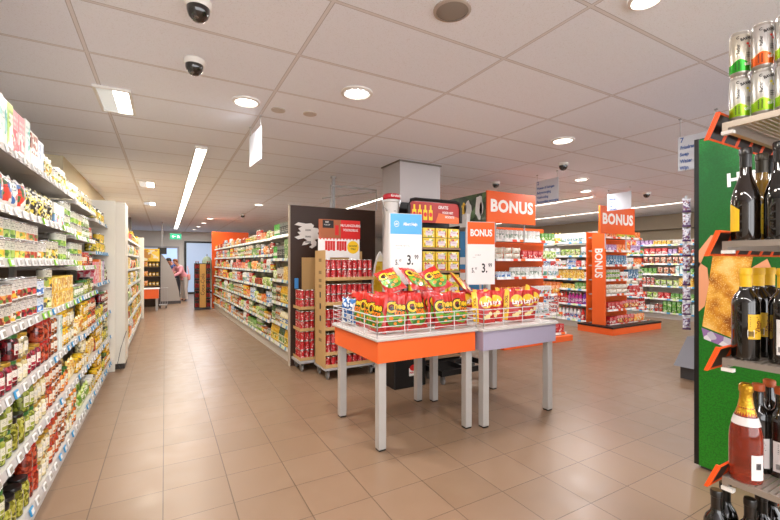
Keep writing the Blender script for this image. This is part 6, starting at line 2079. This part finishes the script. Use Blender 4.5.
def person(label, loc, rz, top, legs, hair, lean, reach, bagged=False, height=1.0):
    """standing figure facing local -y; lean: forward tilt of the trunk in degrees; reach: hand height"""
    a = R(lean)

    def T(x, y, z):  # tilt the upper body about the hips
        dy, dz = y, z - 0.9
        return (x, dy * math.cos(a) - dz * math.sin(a), 0.9 + dz * math.cos(a) + dy * math.sin(a) * 0.3)
    root = thing('person', label, 'person', loc, rz, None)
    root.scale = (height,) * 3
    # body: continuous, pelvis is the root
    J = [(0, 0.02, 0.92, 0.13, 0.1), T(0, 0, 1.1, ) + (0.12, 0.09), T(0, 0, 1.32) + (0.15, 0.1), T(0, 0, 1.43) + (0.08, 0.07), T(0, -0.01, 1.5) + (0.05, 0.05), T(0, -0.04, 1.6) + (0.075, 0.09), T(0, -0.04, 1.68) + (0.06, 0.075),
         (0.09, 0.02, 0.86, 0.085, 0.085), (0.1, 0.0, 0.48, 0.055, 0.055), (0.1, 0.04, 0.1, 0.04, 0.04), (0.11, -0.1, 0.035, 0.04, 0.03),
         (-0.09, 0.02, 0.86, 0.085, 0.085), (-0.1, 0.02, 0.48, 0.055, 0.055), (-0.1, 0.08, 0.1, 0.04, 0.04), (-0.11, -0.06, 0.035, 0.04, 0.03)]
    E = [(0, 1), (1, 2), (2, 3), (3, 4), (4, 5), (5, 6), (0, 7), (7, 8), (8, 9), (9, 10), (0, 11), (11, 12), (12, 13), (13, 14)]
    sh = T(0, 0, 1.38)
    for s in (1, -1):
        n = len(J)
        sx, sy, sz = T(s * 0.17, 0, 1.38)
        ex, ey, ez = s * 0.23, (sy - 0.12), (sz + reach) / 2 - 0.03
        hx, hy, hz = s * 0.14, sy - 0.34, reach
        J += [(sx, sy, sz, 0.055, 0.055), (ex, ey, ez, 0.042, 0.042), (hx, hy, hz, 0.03, 0.03), (hx * 0.95, hy - 0.06, hz - 0.01, 0.036, 0.02)]
        E += [(2, n), (n, n + 1), (n + 1, n + 2), (n + 2, n + 3)]
    body = skinned('body', J, E, SKIN, root)
    # five short fingers per hand
    for s in (0, 1):
        hx, hy, hz = J[18 + 4 * s][0:3]
        for k in range(5):
            dx = (k - 2) * 0.014 if k < 4 else 0.035 * (1 if s else -1)
            L = (0.05, 0.058, 0.055, 0.044, 0.03)[k]
            skinned('finger', [(hx + dx, hy - 0.02, hz, 0.008, 0.008), (hx + dx * 1.1, hy - 0.02 - L * 0.6, hz - 0.008, 0.008, 0.008), (hx + dx * 1.1, hy - 0.02 - L, hz - 0.03, 0.007, 0.007)], [(0, 1), (1, 2)], SKIN, body, 1)
    # clothes follow the body, a little larger
    Tn = T(0, 0, 1.44)
    limb('jacket' if bagged else 'shirt', [(0, 0.03, 0.84, 0.165, 0.135), (0, 0.02, 0.95, 0.16, 0.13), T(0, 0, 1.12) + (0.15, 0.115), T(0, 0, 1.3) + (0.175, 0.125), T(0, 0, 1.4) + (0.15, 0.11), Tn + (0.07, 0.07)], top, root)
    for s in (0, 1):
        b = 15 + 4 * s
        k = 0.9 if bagged else 0.15
        w = tuple(J[b + 1][i] + (J[b + 2][i] - J[b + 1][i]) * k for i in range(3))
        limb('sleeve', [J[b][:3] + (0.075, 0.075), tuple((J[b][i] + J[b + 1][i]) / 2 for i in range(3)) + (0.066, 0.066), J[b + 1][:3] + (0.06, 0.06), w + (0.048, 0.048)], top, root)
        b = 7 + 4 * s
        limb('trouser_leg', [(J[b][0] * 0.9, 0.02, 0.93, 0.1, 0.12), J[b][:3] + (0.098, 0.105), J[b + 1][:3] + (0.072, 0.075), J[b + 2][:2] + (0.07, 0.066, 0.07)], legs, root)
    for s in (0, 1):
        b = 9 + 4 * s
        skinned('shoe', [J[b][:2] + (0.06, 0.045, 0.045), J[b + 1][:2] + (0.045, 0.048, 0.035)], [(0, 1)], DGREY if bagged else BLACK, root, 1)
    # hair and face
    hx, hy, hz = T(0, -0.03, 1.65)
    bm = B()
    bmesh.ops.create_icosphere(bm, subdivisions=3, radius=0.1)
    for v in bm.verts:
        if v.co.y < -0.02 and v.co.z < 0.035:
            v.co *= 0.62
        elif v.co.z < -0.03:
            v.co.x *= 0.9
            v.co.z *= 1.25 if bagged else 0.8
    for f in bm.faces:
        f.smooth = True
    Mh = Matrix.Translation((hx, hy + 0.01, hz)) @ Matrix.Rotation(a * 0.9, 4, 'X')
    bmesh.ops.transform(bm, matrix=Mh, verts=bm.verts)
    obj('hair', bm, hair, root)
    bm = B()
    for sx in (-0.03, 0.03):
        bmesh.ops.create_icosphere(bm, subdivisions=1, radius=0.011, matrix=Mh @ Matrix.Translation((sx, -0.105, -0.02)))
    obj('eyes', bm, INK, root)
    bm = B()
    bmesh.ops.create_cone(bm, segments=8, radius1=0.016, radius2=0.005, depth=0.05, matrix=Mh @ Matrix.Translation((0, -0.12, -0.045)) @ Matrix.Rotation(R(-15), 4, 'X'), cap_ends=True)
    obj('nose', bm, SKIN, root)
    bm = B()
    bmesh.ops.create_icosphere(bm, subdivisions=1, radius=0.016, matrix=Mh @ Matrix.Translation((0, -0.105, -0.085)) @ Matrix.Diagonal((1.3, 0.5, 0.35, 1)))
    obj('mouth', bm, mat('lips', '#a8554a', 0.5), root)
    bm = B()
    for sx in (-0.085, 0.085):
        bmesh.ops.create_icosphere(bm, subdivisions=1, radius=0.02, matrix=Mh @ Matrix.Translation((sx, -0.01, -0.04)) @ Matrix.Diagonal((0.4, 0.8, 1.2, 1)))
    obj('ears', bm, SKIN, root)
    return root


person('person with brown hair in a pink jacket and pale grey trousers, leaning forward', (0.60, 16.4, 0), R(-55), mat('pink_jacket', '#d9929a', 0.8), mat('pale_trousers', '#b8b2ac', 0.8), mat('hair_brown', '#7a4524', 0.7), 28, 0.98, True, 0.93)
person('dark-haired person in a blue shirt bending over the checkout', (0.34, 17.35, 0), R(-25), mat('blue_shirt', '#3a5288', 0.8), mat('dark_trousers', '#2c2a30', 0.8), mat('hair_dark', '#241a16', 0.7), 42, 0.92, False, 1.02)
t = thing('shoulder_bag', 'pink shoulder bag hanging at the side of the person in the pink jacket', 'bag', (0.76, 16.36, 0.84))
bm = B()
box(bm, -0.05, 0.05, -0.14, 0.14, -0.08, 0.14, bev=0.04)
obj('bag_body', bm, mat('pink_bag', '#d98f86', 0.6), t)
bm = B()
tube(bm, [(0, -0.12, 0.12), (-0.02, -0.08, 0.3), (-0.04, 0.0, 0.42), (-0.02, 0.08, 0.3), (0, 0.12, 0.12)], 0.01)
obj('strap', bm, mat('pink_bag', '#d98f86', 0.6), t)
